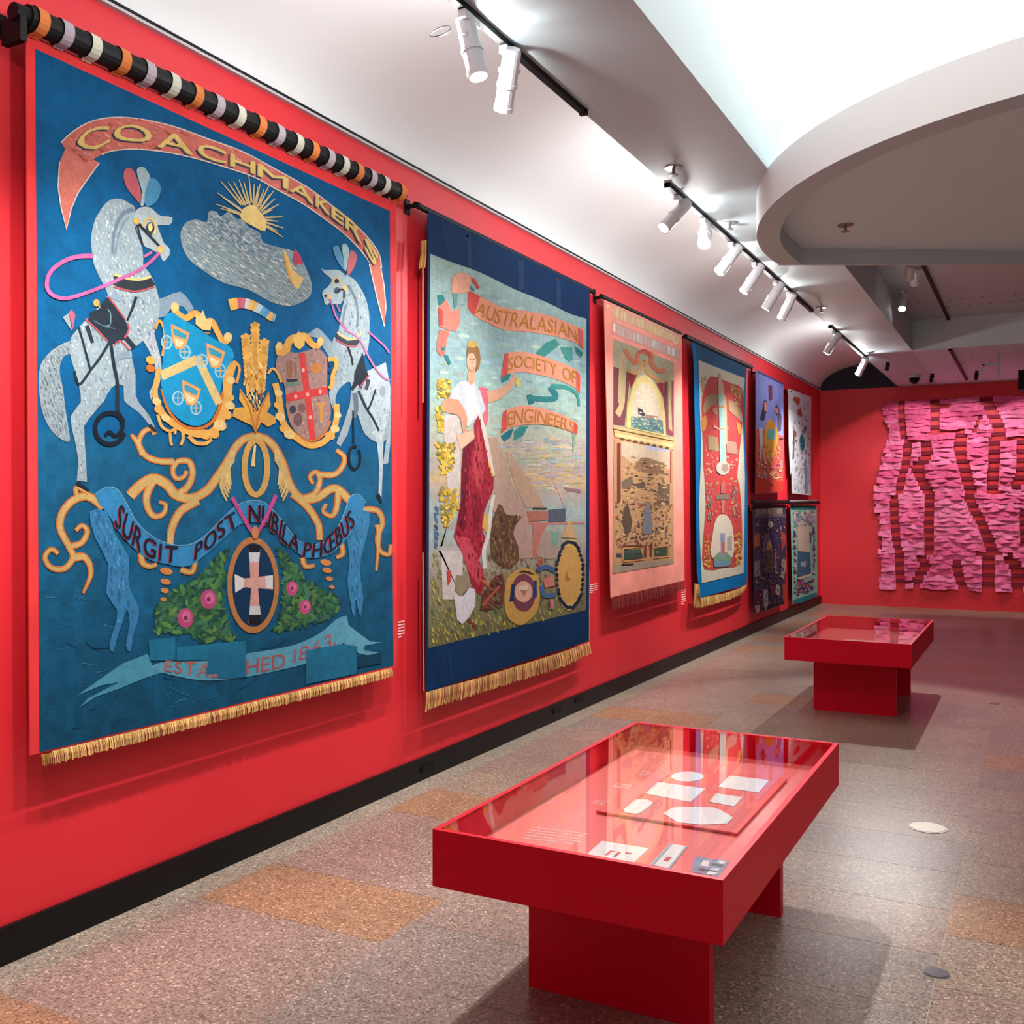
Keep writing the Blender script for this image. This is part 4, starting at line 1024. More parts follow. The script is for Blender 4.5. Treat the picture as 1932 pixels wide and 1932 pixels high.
d2 += stroke(T(K5, [(700, 1050), (840, 1300), (900, 1600), (880, 1900)]), 5, 3, (112, 132, 146)) + stroke(T(K5, [(660, 1450), (610, 1700), (600, 1900)]), 4, 3, (116, 136, 150)) + stroke(T(K4, [(1250, 1350), (1270, 1550), (1240, 1700)]), 10, 6, (92, 108, 122))
A1.paint('coat_marks', d2, 5, H2, 'paint_fine', 'stuff')
t2 = [(T(K4, [(1360, 780), (1290, 940), (1240, 1080), (1240, 1180), (1190, 1290), (1220, 1320), (1290, 1230), (1340, 1290), (1390, 1180), (1440, 1100), (1400, 980)]), (36, 46, 58)), (T(K4, [(990, 530), (1150, 620), (1300, 600), (1330, 540), (1330, 620), (1280, 680), (1150, 680), (980, 600)]), (58, 64, 72))]
t2 += stroke(T(K4, [(1150, 700), (1200, 850), (1220, 960)]), 5, 3, BLK) + stroke(T(K4, [(1300, 1320), (1400, 1540), (1500, 1700), (1590, 1880)]), 4.5, 3.5, BLK) + stroke(T(K4, [(1540, 1300), (1480, 1480), (1430, 1590)]), 3.5, None, BLK) + stroke(T(K4, [(1440, 1160), (1410, 1300)]), 8, 6, (70, 70, 88), False)
t2 += stroke(T(K4, [(1000, 500), (1150, 590), (1300, 560), (1340, 480)]), 4, None, (222, 192, 130)) + stroke(T(K4, [(980, 600), (1150, 690), (1280, 690)]), 2.5, None, (186, 90, 110)) + stroke(T(K4, [(1300, 1290), (1400, 1160), (1450, 1100)]), 2.5, None, (180, 90, 110))
t2 += stroke([K5(465 + 75 * math.cos(a), 1020 + 120 * math.sin(a)) for a in [math.pi * (.9 + .1 * i) for i in range(13)]], 3.2, None, (204, 172, 116)) + [(ell(*K5(470, 970), 4, 4), BLK), (ell(*K5(320, 1285), 4, 5.5), (224, 186, 116)), (ell(*K5(630, 1120), 4.5, 6), (222, 186, 120)), (ell(*K5(480, 1160), 6, 6), (72, 88, 98))]
t2 += stroke(T(K5, [(440, 1200), (560, 1140), (620, 1150)]), 3, None, BLK) + stroke(T(K5, [(620, 1160), (615, 1320)]), 3, None, BLK) + [(ell(*K5(245, 1270), 2.5, 2.5), BLK)]
t2 += stroke(T(C2, [(1605, 180), (1608, 330)]), 3, None, (20, 30, 42)) + stroke([C2(1612 + 26 * math.cos(a), 395 + 52 * math.sin(a)) for a in [-1.2 - .45 * i for i in range(14)]], 5, 4, (18, 28, 42)) + stroke(T(C2, [(1718, 560), (1735, 600)]), 7, 4, (30, 38, 48), False)
A1.paint('harness_piece', t2, 6, H2, split=True)
r2 = stroke(T(K5, [(330, 1330), (390, 1500), (450, 1680), (560, 1830), (680, 1950)]), 3.5, 3.5, (182, 108, 160)) + stroke(T(K4, [(1100, 460), (1250, 540), (1340, 640), (1390, 740), (1450, 860), (1550, 1020), (1660, 1140), (1740, 1165)]), 3.5, 3.5, (196, 120, 170)) + stroke(T(K4, [(1440, 490), (1550, 590), (1660, 690), (1730, 790)]), 3.5, None, (190, 110, 164)) + stroke(T(K5, [(450, 1430), (540, 1600)]), 3, None, (170, 110, 160))
A1.paint('rein', r2, 7, H2, split=True)
p2 = [(spl(T(K5, [(390, 330), (430, 260), (500, 260), (560, 400), (640, 600), (640, 760), (560, 680), (480, 560)]), True, 2), (88, 146, 182)), (spl(T(K5, [(570, 280), (630, 210), (690, 260), (730, 360), (700, 520), (660, 760), (630, 740), (620, 560)]), True, 2), (160, 192, 196)), (spl(T(K5, [(770, 345), (850, 400), (880, 500), (840, 650), (760, 800), (700, 855), (670, 780), (690, 600), (720, 440)]), True, 2), (192, 106, 112)), (ell(*K4(1640, 1320), 5, 10), (150, 160, 176))]
A1.paint('plume', p2, 6, H2, 'paint_fine', split=True)

# --- gold scrollwork
SC = (200, 166, 104); SO = (196, 112, 54)
scrolls = [
 ([(590, 570), (640, 520), (700, 490), (760, 520), (800, 565), (870, 580), (940, 545), (990, 480), (1030, 420), (1070, 350), (1110, 310), (1160, 296)], 18, 12),
 ([(1160, 296), (1210, 310), (1250, 350), (1290, 430), (1320, 520), (1370, 580), (1440, 580), (1500, 540), (1540, 540), (1590, 590)], 12, 13),
 ([(800, 565), (850, 530), (875, 470), (860, 415), (810, 412), (785, 450), (800, 490), (835, 482), (848, 455)], 11, 5),
 ([(790, 412), (720, 410), (660, 385), (630, 330), (650, 280), (690, 262), (702, 290)], 10, 6), ([(650, 380), (620, 320), (595, 290)], 11, 4),
 ([(700, 490), (668, 560), (670, 620), (700, 662), (742, 650), (752, 610), (722, 596)], 13, 4),
 ([(900, 590), (820, 640), (780, 720), (772, 800)], 14, 11),
 ([(1330, 560), (1400, 620), (1448, 700), (1455, 770)], 12, 10), ([(1370, 580), (1430, 560), (1455, 500), (1440, 460), (1410, 480), (1425, 515)], 10, 4),
 ([(1440, 470), (1520, 472), (1560, 430), (1565, 390), (1530, 360)], 9, 6), ([(1540, 545), (1532, 620), (1510, 660), (1470, 640), (1485, 605)], 10, 4),
 ([(470, 620), (400, 572), (330, 590), (280, 650), (272, 720), (312, 800), (330, 850), (290, 900), (230, 895), (202, 850), (230, 812), (262, 832)], 14, 6),
 ([(312, 800), (370, 782), (395, 730), (370, 704), (342, 728)], 10, 5), ([(330, 850), (385, 850), (412, 920), (376, 1012)], 15, 3), ([(350, 580), (345, 530), (400, 560)], 8, 4),
 ([(1640, 632), (1715, 635), (1740, 690), (1718, 760), (1730, 820), (1770, 835), (1778, 790)], 9, 5), ([(1718, 700), (1725, 760), (1712, 910)], 9, 2),
 ([(640, 810), (645, 870), (680, 890), (712, 880)], 11, 5), ([(820, 905), (872, 915), (890, 858)], 9, 6), ([(1375, 850), (1390, 890), (1430, 885)], 8, 5), ([(1550, 780), (1560, 830), (1530, 850)], 8, 5)]
sa, sb, sc_ = [], [], []
for pts, w0, w1 in scrolls:
    p = T(C2, pts); sa.append(stroke(p, w0 + 3.5, w1 + 3, SO, True, 6) + stroke(p, w0 - 2, max(1.5, w1 - 2), SC, True, 6))
for (x, y) in ((755, 912), (752, 960), (748, 1000), (742, 1040)): sa += [[(ell(*C2(x, y), 13 - (y - 900) * .05, 7 - (y - 900) * .02, .2, 10), (204, 130, 66))]]
for (x, y) in ((1482, 872), (1488, 908), (1498, 946), (1510, 984)): sa += [[(ell(*C2(x, y), 11 - (y - 870) * .05, 6 - (y - 870) * .02, .2, 10), (204, 130, 66))]]
sa.append(stroke([C2(1163 + 52 * math.cos(a), 440 + 124 * math.sin(a)) for a in [2 * math.pi * k / 28 for k in range(29)]], 11, None, (206, 160, 88), False))
sa.append(stroke(T(C2, [(1160, 335), (1152, 400), (1150, 435)]), 4, 8, GP))
for bx, sgn in ((1040, -1), (1275, 1)):
    sa.append([])
    for k in range(5):
        sa[-1:] = [sa[-1] + stroke(T(C2, [(bx - sgn * 20, 360 + k * 10), (bx + sgn * (k * 9), 430 + k * 20), (bx + sgn * (10 + k * 5) - sgn * 20, 520 + k * 18)]), 9, 3, jit((206, 176, 118), rn, .08))]
A1.each('gold_scroll', sa, 3, None, 'paint_fine')

# --- motto ribbon
MR = (52, 132, 184)
ru = spl(T(C2, [(430, 560), (480, 530), (530, 540), (570, 600), (620, 690), (700, 760), (780, 790), (860, 790), (930, 750), (1000, 680), (1080, 610), (1150, 590), (1210, 605), (1280, 680), (1340, 760), (1400, 790), (1470, 780), (1530, 720), (1570, 630), (1590, 575), (1630, 562), (1662, 600)]), False)
rl = spl(T(C2, [(1640, 665), (1580, 760), (1510, 830), (1430, 852), (1370, 840), (1290, 770), (1220, 700), (1150, 690), (1090, 700), (1020, 760), (930, 840), (850, 890), (760, 880), (660, 850), (560, 760), (500, 670), (445, 600)]), False)
tl2 = spl(T(C2, [(405, 640), (480, 640), (520, 740), (585, 850), (580, 950), (600, 1020), (630, 1080), (622, 1150), (602, 1210), (592, 1278), (570, 1250), (588, 1150), (575, 1085), (555, 1140), (532, 1210), (512, 1280), (494, 1250), (520, 1160), (530, 1090), (480, 1010), (490, 880), (430, 760)]), True, 2)
tr2 = spl(T(C2, [(1600, 650), (1680, 640), (1672, 740), (1642, 850), (1640, 950), (1652, 1030), (1640, 1120), (1625, 1070), (1618, 1030), (1610, 1120), (1592, 1050), (1580, 950), (1590, 860), (1578, 760)]), True, 2)
mo = A1.paint('motto_ribbon', [(tl2, (56, 124, 172)), (tr2, (58, 126, 172)), (ru + rl, MR)], 5, None, 'paint_fine')
A1.paint('ribbon_marks', scatter(tl2, 60, 0, 6, [(66, 140, 190), (40, 104, 152), (80, 150, 196)], rn, 1.4, .3) + scatter(tr2, 40, 0, 5, [(66, 140, 190), (44, 108, 154)], rn, 1.5, .3) + stroke(ru, 1.8, None, (112, 168, 200), False), 6, mo, 'paint_fine', 'stuff')
mt, ms = [], []
for word, b_, t_ in (('SURGIT', [(515, 700), (575, 772), (640, 828), (720, 862), (800, 872)], [(545, 600), (605, 690), (672, 755), (740, 792), (805, 800)]),
                     ('POST', [(880, 862), (960, 802), (1030, 735), (1085, 705)], [(888, 790), (950, 735), (1010, 672), (1062, 640)]),
                     ('NUBILA', [(1130, 690), (1190, 690), (1250, 740), (1300, 792), (1352, 822)], [(1130, 612), (1205, 616), (1262, 660), (1312, 715), (1362, 762)]),
                     ('PHŒBUS', [(1376, 842), (1430, 850), (1500, 826), (1560, 772), (1612, 700)], [(1386, 780), (1440, 782), (1496, 748), (1548, 690), (1592, 628)])):
    b0 = spl(T(C2, b_), False); t0 = spl(T(C2, t_), False)
    A1.text(ms, word, [(x - 2.2, y + 1.6) for x, y in b0], [(x - 2.2, y + 1.6) for x, y in t0], (176, 66, 74)); A1.text(mt, word, [(x - .9, y + .4) for x, y in b0], [(x - .9, y + .4) for x, y in t0], (28, 30, 52)); A1.text(mt, word, [(x + .7, y - .3) for x, y in b0], [(x + .7, y - .3) for x, y in t0], (28, 30, 52))
A1.paint('motto_shadow', ms, 7, mo, 'paint', 'stuff')
A1.paint('motto_letter', mt, 8, mo, split=True); mo['label'] = 'blue ribbon with the motto SURGIT POST NUBILA PHŒBUS'

# --- medallion with foliage
fol = []
GRN = [(54, 104, 66), (72, 122, 72), (44, 90, 70), (88, 128, 68), (60, 110, 86)]
fl1 = T(C2, [(690, 1080), (760, 1010), (880, 950), (940, 880), (1060, 780), (1040, 900), (1030, 1040), (1060, 1180), (1100, 1220), (900, 1230), (820, 1190), (690, 1190)])
fl2 = T(C2, [(1240, 770), (1330, 850), (1380, 900), (1400, 950), (1565, 1040), (1560, 1090), (1500, 1130), (1400, 1160), (1250, 1190), (1190, 1222), (1250, 1150), (1275, 1000), (1265, 880)])
fol += scatter(fl1, 330, 0, 8, [(36, 80, 62), (30, 72, 70)], rn, None, .5, .2) + scatter(fl1, 190, 0, 9, GRN, rn, None, .42, .32) + scatter(fl2, 260, 0, 7, [(36, 80, 62), (30, 72, 70)], rn, None, .5, .2) + scatter(fl2, 150, 0, 8, GRN, rn, None, .42, .32)
fo = A1.paint('rose_foliage', fol, 3, None, 'paint_fine', 'stuff')
fw = []
for (x, y, r_) in ((948, 1040, 15), (843, 1125, 15), (1328, 990, 11), (1388, 1075, 11)):
    p = C2(x, y); fw += [[(ell(p[0], p[1], r_, r_ * 1.25, 0, 14), (186, 74, 124)), (ell(p[0] + 2, p[1] - 2, r_ * .6, r_ * .75, 0, 10), (206, 108, 150)), (ell(p[0], p[1], r_ * .25, r_ * .3, 0, 8), (120, 40, 84))]]
A1.each('rose', fw, 4, fo, 'paint_fine')
md = [(ell(*C2(1150, 975), 49, 91, 0, 36), (184, 122, 72)), (ell(*C2(1151, 975), 40, 79, 0, 36), (12, 52, 88))]
mdo = A1.paint('medallion', md, 5, None, 'paint_fine'); mdo['label'] = 'oval medallion with a pale cross'
cx = [(T(C2, [(1128, 795), (1180, 795), (1172, 1000), (1185, 1150), (1128, 1150), (1140, 1000)]), (214, 156, 148)), (T(C2, [(1065, 925), (1110, 945), (1240, 930), (1240, 995), (1110, 985), (1068, 1010)]), (214, 160, 150)),
      (T(C2, [(1128, 815), (1182, 815), (1176, 870), (1136, 870)]), (206, 208, 212)), (T(C2, [(1136, 1070), (1180, 1070), (1186, 1130), (1128, 1130)]), (206, 206, 210)), (T(C2, [(1065, 925), (1105, 945), (1105, 985), (1068, 1010)]), (220, 220, 222)), (T(C2, [(1205, 935), (1240, 930), (1240, 995), (1205, 985)]), (214, 214, 216)),
      (T(C2, [(1126, 792), (1182, 792), (1180, 826), (1130, 826)]), (26, 24, 34)), (T(C2, [(1128, 1110), (1186, 1110), (1184, 1152), (1130, 1152)]), (28, 26, 36))]
A1.paint('cross', cx, 6, mdo, 'paint_fine')
A1.paint('hanging_ribbon', stroke(T(C2, [(1052, 575), (1110, 680), (1152, 748)]), 8, 6, (186, 78, 140)) + stroke(T(C2, [(1252, 565), (1205, 670), (1162, 748)]), 8, 6, (186, 78, 140)) + [(ell(*C2(1157, 735), 7, 12), (196, 128, 84))], 9, mdo)

# --- founding-date scroll, partly hidden by plain patches
LB = (92, 160, 186)
band = spl(T(KT, [(165, 490), (260, 460), (420, 455), (560, 450), (700, 440), (860, 400), (1050, 370), (1230, 330), (1400, 250), (1520, 150), (1596, 120)]), False) + spl(T(KT, [(1590, 310), (1480, 380), (1300, 470), (1080, 525), (860, 570), (660, 592), (520, 592), (340, 560), (220, 525)]), False)
tlb = T(C2, [(320, 1500), (430, 1420), (560, 1330), (672, 1288), (690, 1338), (742, 1372), (650, 1402), (540, 1448), (440, 1482), (362, 1530), (320, 1572), (400, 1490), (540, 1418), (460, 1432), (352, 1478)])
trb = T(KT, [(1596, 120), (1610, 190), (1700, 260), (1770, 310), (1855, 318), (1730, 340), (1720, 375), (1830, 390), (1760, 412), (1690, 400), (1610, 340), (1560, 320)])
ds = A1.paint('date_scroll', [(tlb, (76, 150, 180)), (trb, (100, 166, 190)), (band, LB)], 3, None, 'paint_fine')
dt = []
A1.text(dt, 'EST', T(KT, [(262, 525), (400, 548), (490, 560)]), T(KT, [(272, 448), (400, 456), (500, 462)]), (186, 96, 92))
A1.text(dt, 'ABLIS', T(KT, [(500, 566), (640, 575), (860, 560)]), T(KT, [(520, 462), (650, 464), (860, 440)]), (186, 96, 92))
A1.text(dt, 'HED', T(KT, [(862, 552), (1000, 528), (1150, 496)]), T(KT, [(868, 440), (1000, 424), (1150, 394)]), (178, 92, 96))
A1.text(dt, '1863.', T(KT, [(1210, 468), (1340, 420), (1460, 372), (1520, 330)]), T(KT, [(1215, 366), (1330, 330), (1440, 275), (1520, 215)]), (178, 90, 96))
A1.paint('date_letter', dt, 4, ds, split=True)
A1.each('repair_patch', [[x] for x in [(T(KT, [(150, 300), (345, 280), (345, 445), (160, 450)]), (30, 112, 148)), (T(KT, [(355, 350), (860, 305), (862, 400), (700, 445), (355, 450)]), (32, 114, 150)), (T(KT, [(590, 440), (862, 395), (862, 570), (660, 580), (655, 540), (565, 545)]), (30, 110, 148)), (T(KT, [(1300, 375), (1560, 330), (1672, 345), (1668, 545), (1300, 620)]), (32, 112, 148)), (T(KT, [(1670, 415), (1850, 400), (1850, 470), (1670, 500)]), (16, 66, 96))]], 5)
# painted creases at the foot
ck = []
for k in range(60):
    x = rn.uniform(190, 1750); y = rn.uniform(950, 1640); L = rn.uniform(20, 90); a = rn.uniform(-.6, .6)
    if 480 < x < 1720 and y < 1250: continue
    if y > 1690 - (x - 180) * .245: continue
    ck += stroke(T(C2, [(x, y), (x + L * math.cos(a), y + L * math.sin(a))]), 2.4, .8, rn.choice([(40, 108, 140), (14, 60, 92), (52, 118, 150)]), False)
A1.paint('worn_streaks', ck, 2, None, 'paint', 'stuff')
fringe(A1, 'fringe', T(C2, [(232, 1732), (1785, 1352)]), T(C2, [(236, 1788), (1786, 1390)]), 2.2, (206, 164, 104), rn, 2, thick=.012)
fringe(A1, 'fringe', T(C2, [(186, 1748), (236, 1738)]), T(C2, [(190, 1796), (238, 1786)]), 2.2, (160, 112, 60), rn, 2)
# ================================================================== banner 2: navy, woman in red robe
D1 = crop(760, 360, 4.83); D2 = crop(760, 700, 4.83); D3 = crop(760, 960, 4.83)
r2n = random.Random(21)
A2 = Art(0.105, 'navy-bordered banner painted with a woman in a red robe and pink ribbon titles', (950, 1330), 'trade_banner')
NV = (14, 42, 78)
cut2 = T(D1, [(230, 152), (1705, 882)]) + T(D3, [(1700, 1205), (215, 1672)])
mb = MB(); P0 = [A2.P(p, 0) for p in cut2]; mb.v += [(p[0] - .006, p[1], p[2]) for p in P0] + P0
for f in ((0, 1, 2, 3), (4, 7, 6, 5), (0, 4, 5, 1), (1, 5, 6, 2), (2, 6, 7, 3), (3, 7, 4, 0)): mb.f.append(f); mb.c.append(lin(NV))
cl = mb.build('cloth', M['paint_plain'], A2.root); cl['label'] = 'navy blue silk border'
A2.paint('fold_highlights', stroke(T(D1, [(600, 400), (612, 700)]), 8, 9, (30, 62, 100), False) + stroke(T(D1, [(1075, 640), (1080, 900)]), 9, 10, (32, 66, 104), False) + stroke(T(D1, [(1415, 810), (1420, 1060)]), 8, 9, (30, 64, 102), False) + stroke(T(D1, [(370, 330), (420, 560)]), 5, 6, (24, 54, 92), False)
         + stroke(T(D3, [(330, 1330), (350, 1600)]), 6, None, (8, 54, 92), False) + stroke(T(D3, [(420, 1320), (450, 1570)]), 6, None, (10, 58, 96), False), 1, None, 'paint', 'stuff')  # paler strokes painted on the flat navy cloth as light on folds
A2.each('tie_mark', [[(ell(*D1(x, y), 2.5, 2.5, 0, 8), (110, 30, 50))] for x, y in ((590, 412), (1062, 640), (1402, 805))], 1)
# painted panel: soft bands of sky, hills and ground
stops = [(480, (160, 186, 178)), (600, (152, 180, 180)), (680, (146, 178, 184)), (760, (160, 190, 182)), (815, (176, 184, 166)), (850, (190, 178, 166)), (868, (178, 182, 152)), (890, (178, 160, 158)), (908, (208, 178, 128)), (930, (182, 164, 156)), (965, (160, 178, 176)), (1010, (164, 160, 150)), (1060, (160, 142, 128)), (1090, (136, 128, 96)), (1130, (122, 120, 84)), (1170, (112, 104, 74)), (1215, (106, 110, 76))]
def ramp(v):
    for (a, ca), (b, cb) in zip(stops[:-1], stops[1:]):
        if v <= b: t = max(0, (v - a) / (b - a)); return tuple(x + (y - x) * t for x, y in zip(ca, cb))
    return stops[-1][1]
mb = MB(); NU, NVV = 26, 64
def edge_top(x): return along(spl(T(D1, [(250, 573), (440, 650), (700, 742), (1000, 890), (1250, 990), (1400, 1060), (1520, 1120), (1672, 1166)]), False), x)
def edge_bot(x): return along(T(D3, [(232, 1270), (1668, 922)]), x)
def q2(a, b):
    p, q = edge_top(a), edge_bot(a); return (p[0] + (q[0] - p[0]) * b, p[1] + (q[1] - p[1]) * b)
for i in range(NU):
    for j in range(NVV):
        p = q2((i + .5) / NU, (j + .5) / NVV); c = ramp(p[1] - (1.0 - (i + .5) / NU) * (40 if p[1] > 1000 else -10) + r2n.uniform(-6, 6)); c = jit(c, r2n, .03)
        mb.face([A2.P(q2(i / NU, j / NVV), 1), A2.P(q2(i / NU, (j + 1) / NVV), 1), A2.P(q2((i + 1) / NU, (j + 1) / NVV), 1), A2.P(q2((i + 1) / NU, j / NVV), 1)], pig(c))
pan = mb.build('painted_panel', M['paint_fine'], A2.root); pan['label'] = 'painted scene of sky, hills, train and grass'
bg = []
sky = [q2(0.02, .04), q2(.98, .04), q2(.98, .5), q2(.02, .5)]; hill = T(D2, [(800, 620), (1660, 620), (1660, 1100), (820, 1100)]); gnd = T(D3, [(240, 420), (1660, 420), (1660, 900), (240, 1240)])
bg += scatter(sky, 160, 0, 9, [(156, 184, 178), (148, 176, 186), (168, 190, 180)], r2n, .1, .35)
bg += scatter(hill, 150, 0, 9, [(196, 182, 166), (178, 164, 168), (206, 180, 134), (170, 178, 160), (188, 170, 178)], r2n, 0, .25)
bg += scatter(gnd, 330, 0, 5, [(128, 132, 78), (104, 110, 74), (138, 116, 80), (92, 96, 66), (150, 136, 96), (112, 88, 68)], r2n, 1.3, .4)
bg += scatter(T(D3, [(240, 380), (340, 400), (360, 900), (800, 1000), (1300, 900), (1660, 900), (900, 1120), (240, 1230)]), 110, 0, 4, [(172, 164, 70), (140, 150, 72), (190, 170, 80)], r2n, 1.2, .4)
bg += scatter(T(D2, [(260, 1240), (350, 1260), (330, 1620), (260, 1620)]), 40, 0, 6, [(72, 104, 140), (92, 124, 150), (60, 88, 120)], r2n, 1.2, .5)
A2.paint('brushwork', bg, 2, pan, 'paint_fine', 'stuff')
bk = [(T(D2, [(780, 610), (850, 600), (890, 700), (950, 860), (1000, 1050), (1120, 1260), (1100, 1320), (800, 1280), (780, 900)]), (184, 152, 136)), (T(D2, [(930, 730), (975, 740), (1050, 870), (1150, 990), (1290, 1235), (1120, 1250), (1010, 1010)]), (188, 154, 132)),
      (T(D2, [(900, 1260), (1120, 1240), (1200, 1700), (1000, 1720)]), (186, 150, 140)), (T(D2, [(1180, 1395), (1320, 1395), (1260, 1500), (1220, 1700), (1180, 1700)]), (192, 116, 106)), (spl(T(D2, [(1230, 1690), (1250, 1540), (1330, 1450), (1410, 1500), (1420, 1700)]), True, 2), (172, 146, 136)), (T(D2, [(1340, 1450), (1420, 1470), (1400, 1620), (1350, 1560)]), (118, 160, 148))]
bk += stroke(T(D2, [(1130, 1388), (1650, 1386)]), 3, None, (196, 122, 110), False) + stroke(T(D2, [(1380, 1000), (1470, 1230)]), 3, 2, (206, 170, 152), False) + [(T(D2, [(1320, 1265), (1480, 1250), (1478, 1372), (1320, 1375)]), (84, 90, 106)), (T(D2, [(1120, 1275), (1320, 1275), (1320, 1360), (1140, 1372)]), (176, 112, 98)), (T(D2, [(1180, 1246), (1310, 1246), (1310, 1262), (1180, 1262)]), (70, 48, 46)), (T(D2, [(1470, 1060), (1620, 1080), (1620, 1110), (1480, 1090)]), (150, 108, 116))]
A2.paint('hillside_and_train', bk, 3, pan, 'paint_fine')
# ribbons
PKR = (228, 150, 122); RDR = (206, 76, 70); TL = (44, 124, 128)
rb1 = spl(T(D1, [(590, 900), (640, 930), (760, 990), (900, 1060), (1100, 1092), (1300, 1130), (1450, 1180), (1560, 1230), (1640, 1272), (1642, 1450)]), False) + spl(T(D1, [(1600, 1400), (1480, 1350), (1300, 1310), (1100, 1282), (930, 1270), (760, 1200), (640, 1130), (590, 1060)]), False)
rib = A2.paint('title_ribbon', [(rb1, PKR), (T(D1, [(590, 900), (640, 930), (700, 965), (650, 1130), (620, 1110), (590, 1060)]), RDR), (T(D1, [(1590, 1245), (1640, 1272), (1642, 1450), (1590, 1395)]), (206, 92, 84)), (T(D1, [(445, 800), (480, 752), (560, 745), (625, 780), (600, 920), (500, 940), (440, 930)]), (226, 164, 140)), (T(D1, [(610, 785), (650, 800), (700, 880), (680, 900), (630, 830)]), (196, 80, 80)), (T(D1, [(600, 850), (655, 905), (640, 920), (610, 890)]), (80, 130, 124)), (T(D1, [(450, 935), (495, 935), (490, 1050), (465, 1080)]), (96, 150, 146)),
    (T(D1, [(310, 950), (360, 945), (385, 1000), (360, 1080), (320, 1030)]), TL), (T(D1, [(320, 1060), (390, 990), (440, 1100), (510, 1070), (520, 1200), (480, 1280), (420, 1270), (330, 1240)]), (220, 132, 116)), (T(D1, [(318, 1060), (360, 1090), (360, 1230), (325, 1230)]), RDR), (T(D1, [(330, 1265), (425, 1275), (395, 1370), (380, 1490), (340, 1508), (305, 1460), (305, 1380)]), (214, 120, 106)), (T(D1, [(345, 1430), (380, 1425), (375, 1455), (345, 1460)]), TL), (T(D1, [(370, 1500), (400, 1490), (435, 1570), (415, 1590)]), TL)], 4, None, 'paint_fine'); rib['label'] = 'pink ribbon lettered AUSTRALASIAN'
tx = []; A2.text(tx, 'AUSTRALASIAN', spl(T(D1, [(655, 1112), (760, 1170), (900, 1225), (1100, 1250), (1300, 1285), (1480, 1325), (1585, 1372)]), False), spl(T(D1, [(690, 1005), (780, 1048), (920, 1092), (1110, 1122), (1300, 1157), (1470, 1215), (1572, 1270)]), False), (184, 122, 44), gap=.06)
A2.paint('title_letter', tx, 6, rib, split=True)
rb2 = spl(T(D1, [(925, 1482), (1050, 1465), (1200, 1490), (1400, 1552), (1540, 1612), (1612, 1680), (1610, 1852)]), False) + spl(T(D1, [(1560, 1790), (1400, 1720), (1200, 1670), (1050, 1650), (960, 1680), (890, 1702)]), False)
rib2 = A2.paint('title_ribbon', [(T(D1, [(1205, 1480), (1300, 1385), (1385, 1348), (1425, 1400), (1380, 1440), (1290, 1510)]), (58, 138, 132)), (T(D1, [(1430, 1425), (1540, 1425), (1545, 1540), (1510, 1556), (1480, 1530)]), (70, 146, 140)), (T(D1, [(1560, 1415), (1600, 1440), (1640, 1480), (1620, 1520), (1580, 1480)]), TL), (rb2, PKR), (T(D1, [(925, 1482), (960, 1478), (950, 1682), (890, 1702)]), RDR), (T(D1, [(1575, 1640), (1612, 1680), (1610, 1852), (1575, 1800)]), (206, 90, 80)), (T(D1, [(890, 1710), (950, 1668), (985, 1665), (960, 1720), (900, 1750)]), TL)], 4, None, 'paint_fine'); rib2['label'] = 'pink ribbon lettered SOCIETY OF'
tx = []; A2.text(tx, 'SOCIETY OF', spl(T(D1, [(955, 1642), (1050, 1612), (1200, 1630), (1400, 1690), (1580, 1765)]), False), spl(T(D1, [(960, 1525), (1060, 1500), (1200, 1522), (1400, 1580), (1572, 1650)]), False), (184, 124, 48), gap=.06)
A2.paint('title_letter', tx, 6, rib2, split=True)
rb3 = spl(T(D2, [(910, 372), (1000, 330), (1120, 315), (1300, 350), (1450, 400), (1560, 460), (1592, 505), (1580, 580)]), False) + spl(T(D2, [(1540, 560), (1400, 510), (1250, 488), (1100, 490), (960, 520), (890, 572)]), False)
tealb = stroke(T(D2, [(1145, 215), (1170, 300)]), 9, 11, (30, 110, 116), False) + stroke(T(D2, [(1140, 235), (1250, 255), (1390, 245), (1340, 140)]), 9, 12, TL) + stroke(T(D2, [(1350, 140), (1480, 150), (1580, 210), (1604, 320)]), 10, 4, (60, 142, 136)) + stroke(T(D2, [(1560, 560), (1548, 740)]), 6, 2, (128, 164, 148), False)
rib3 = A2.paint('title_ribbon', tealb + [(T(D2, [(890, 590), (960, 540), (1005, 520), (980, 600), (920, 645)]), (28, 108, 122)), (T(D2, [(1010, 545), (1060, 505), (1140, 500), (1090, 590), (1010, 630)]), (50, 134, 132)), (rb3, PKR), (T(D2, [(910, 372), (945, 350), (940, 530), (890, 572)]), RDR), (T(D2, [(1555, 458), (1592, 505), (1580, 580), (1550, 565)]), (196, 74, 72))], 4, None, 'paint_fine'); rib3['label'] = 'pink ribbon lettered ENGINEERS'
tx = []; A2.text(tx, 'ENGINEERS', spl(T(D2, [(945, 505), (1050, 480), (1200, 472), (1400, 508), (1550, 556)]), False), spl(T(D2, [(952, 378), (1060, 345), (1200, 350), (1400, 402), (1560, 472)]), False), (180, 120, 46), gap=.06)
A2.paint('title_letter', tx, 6, rib3, split=True)
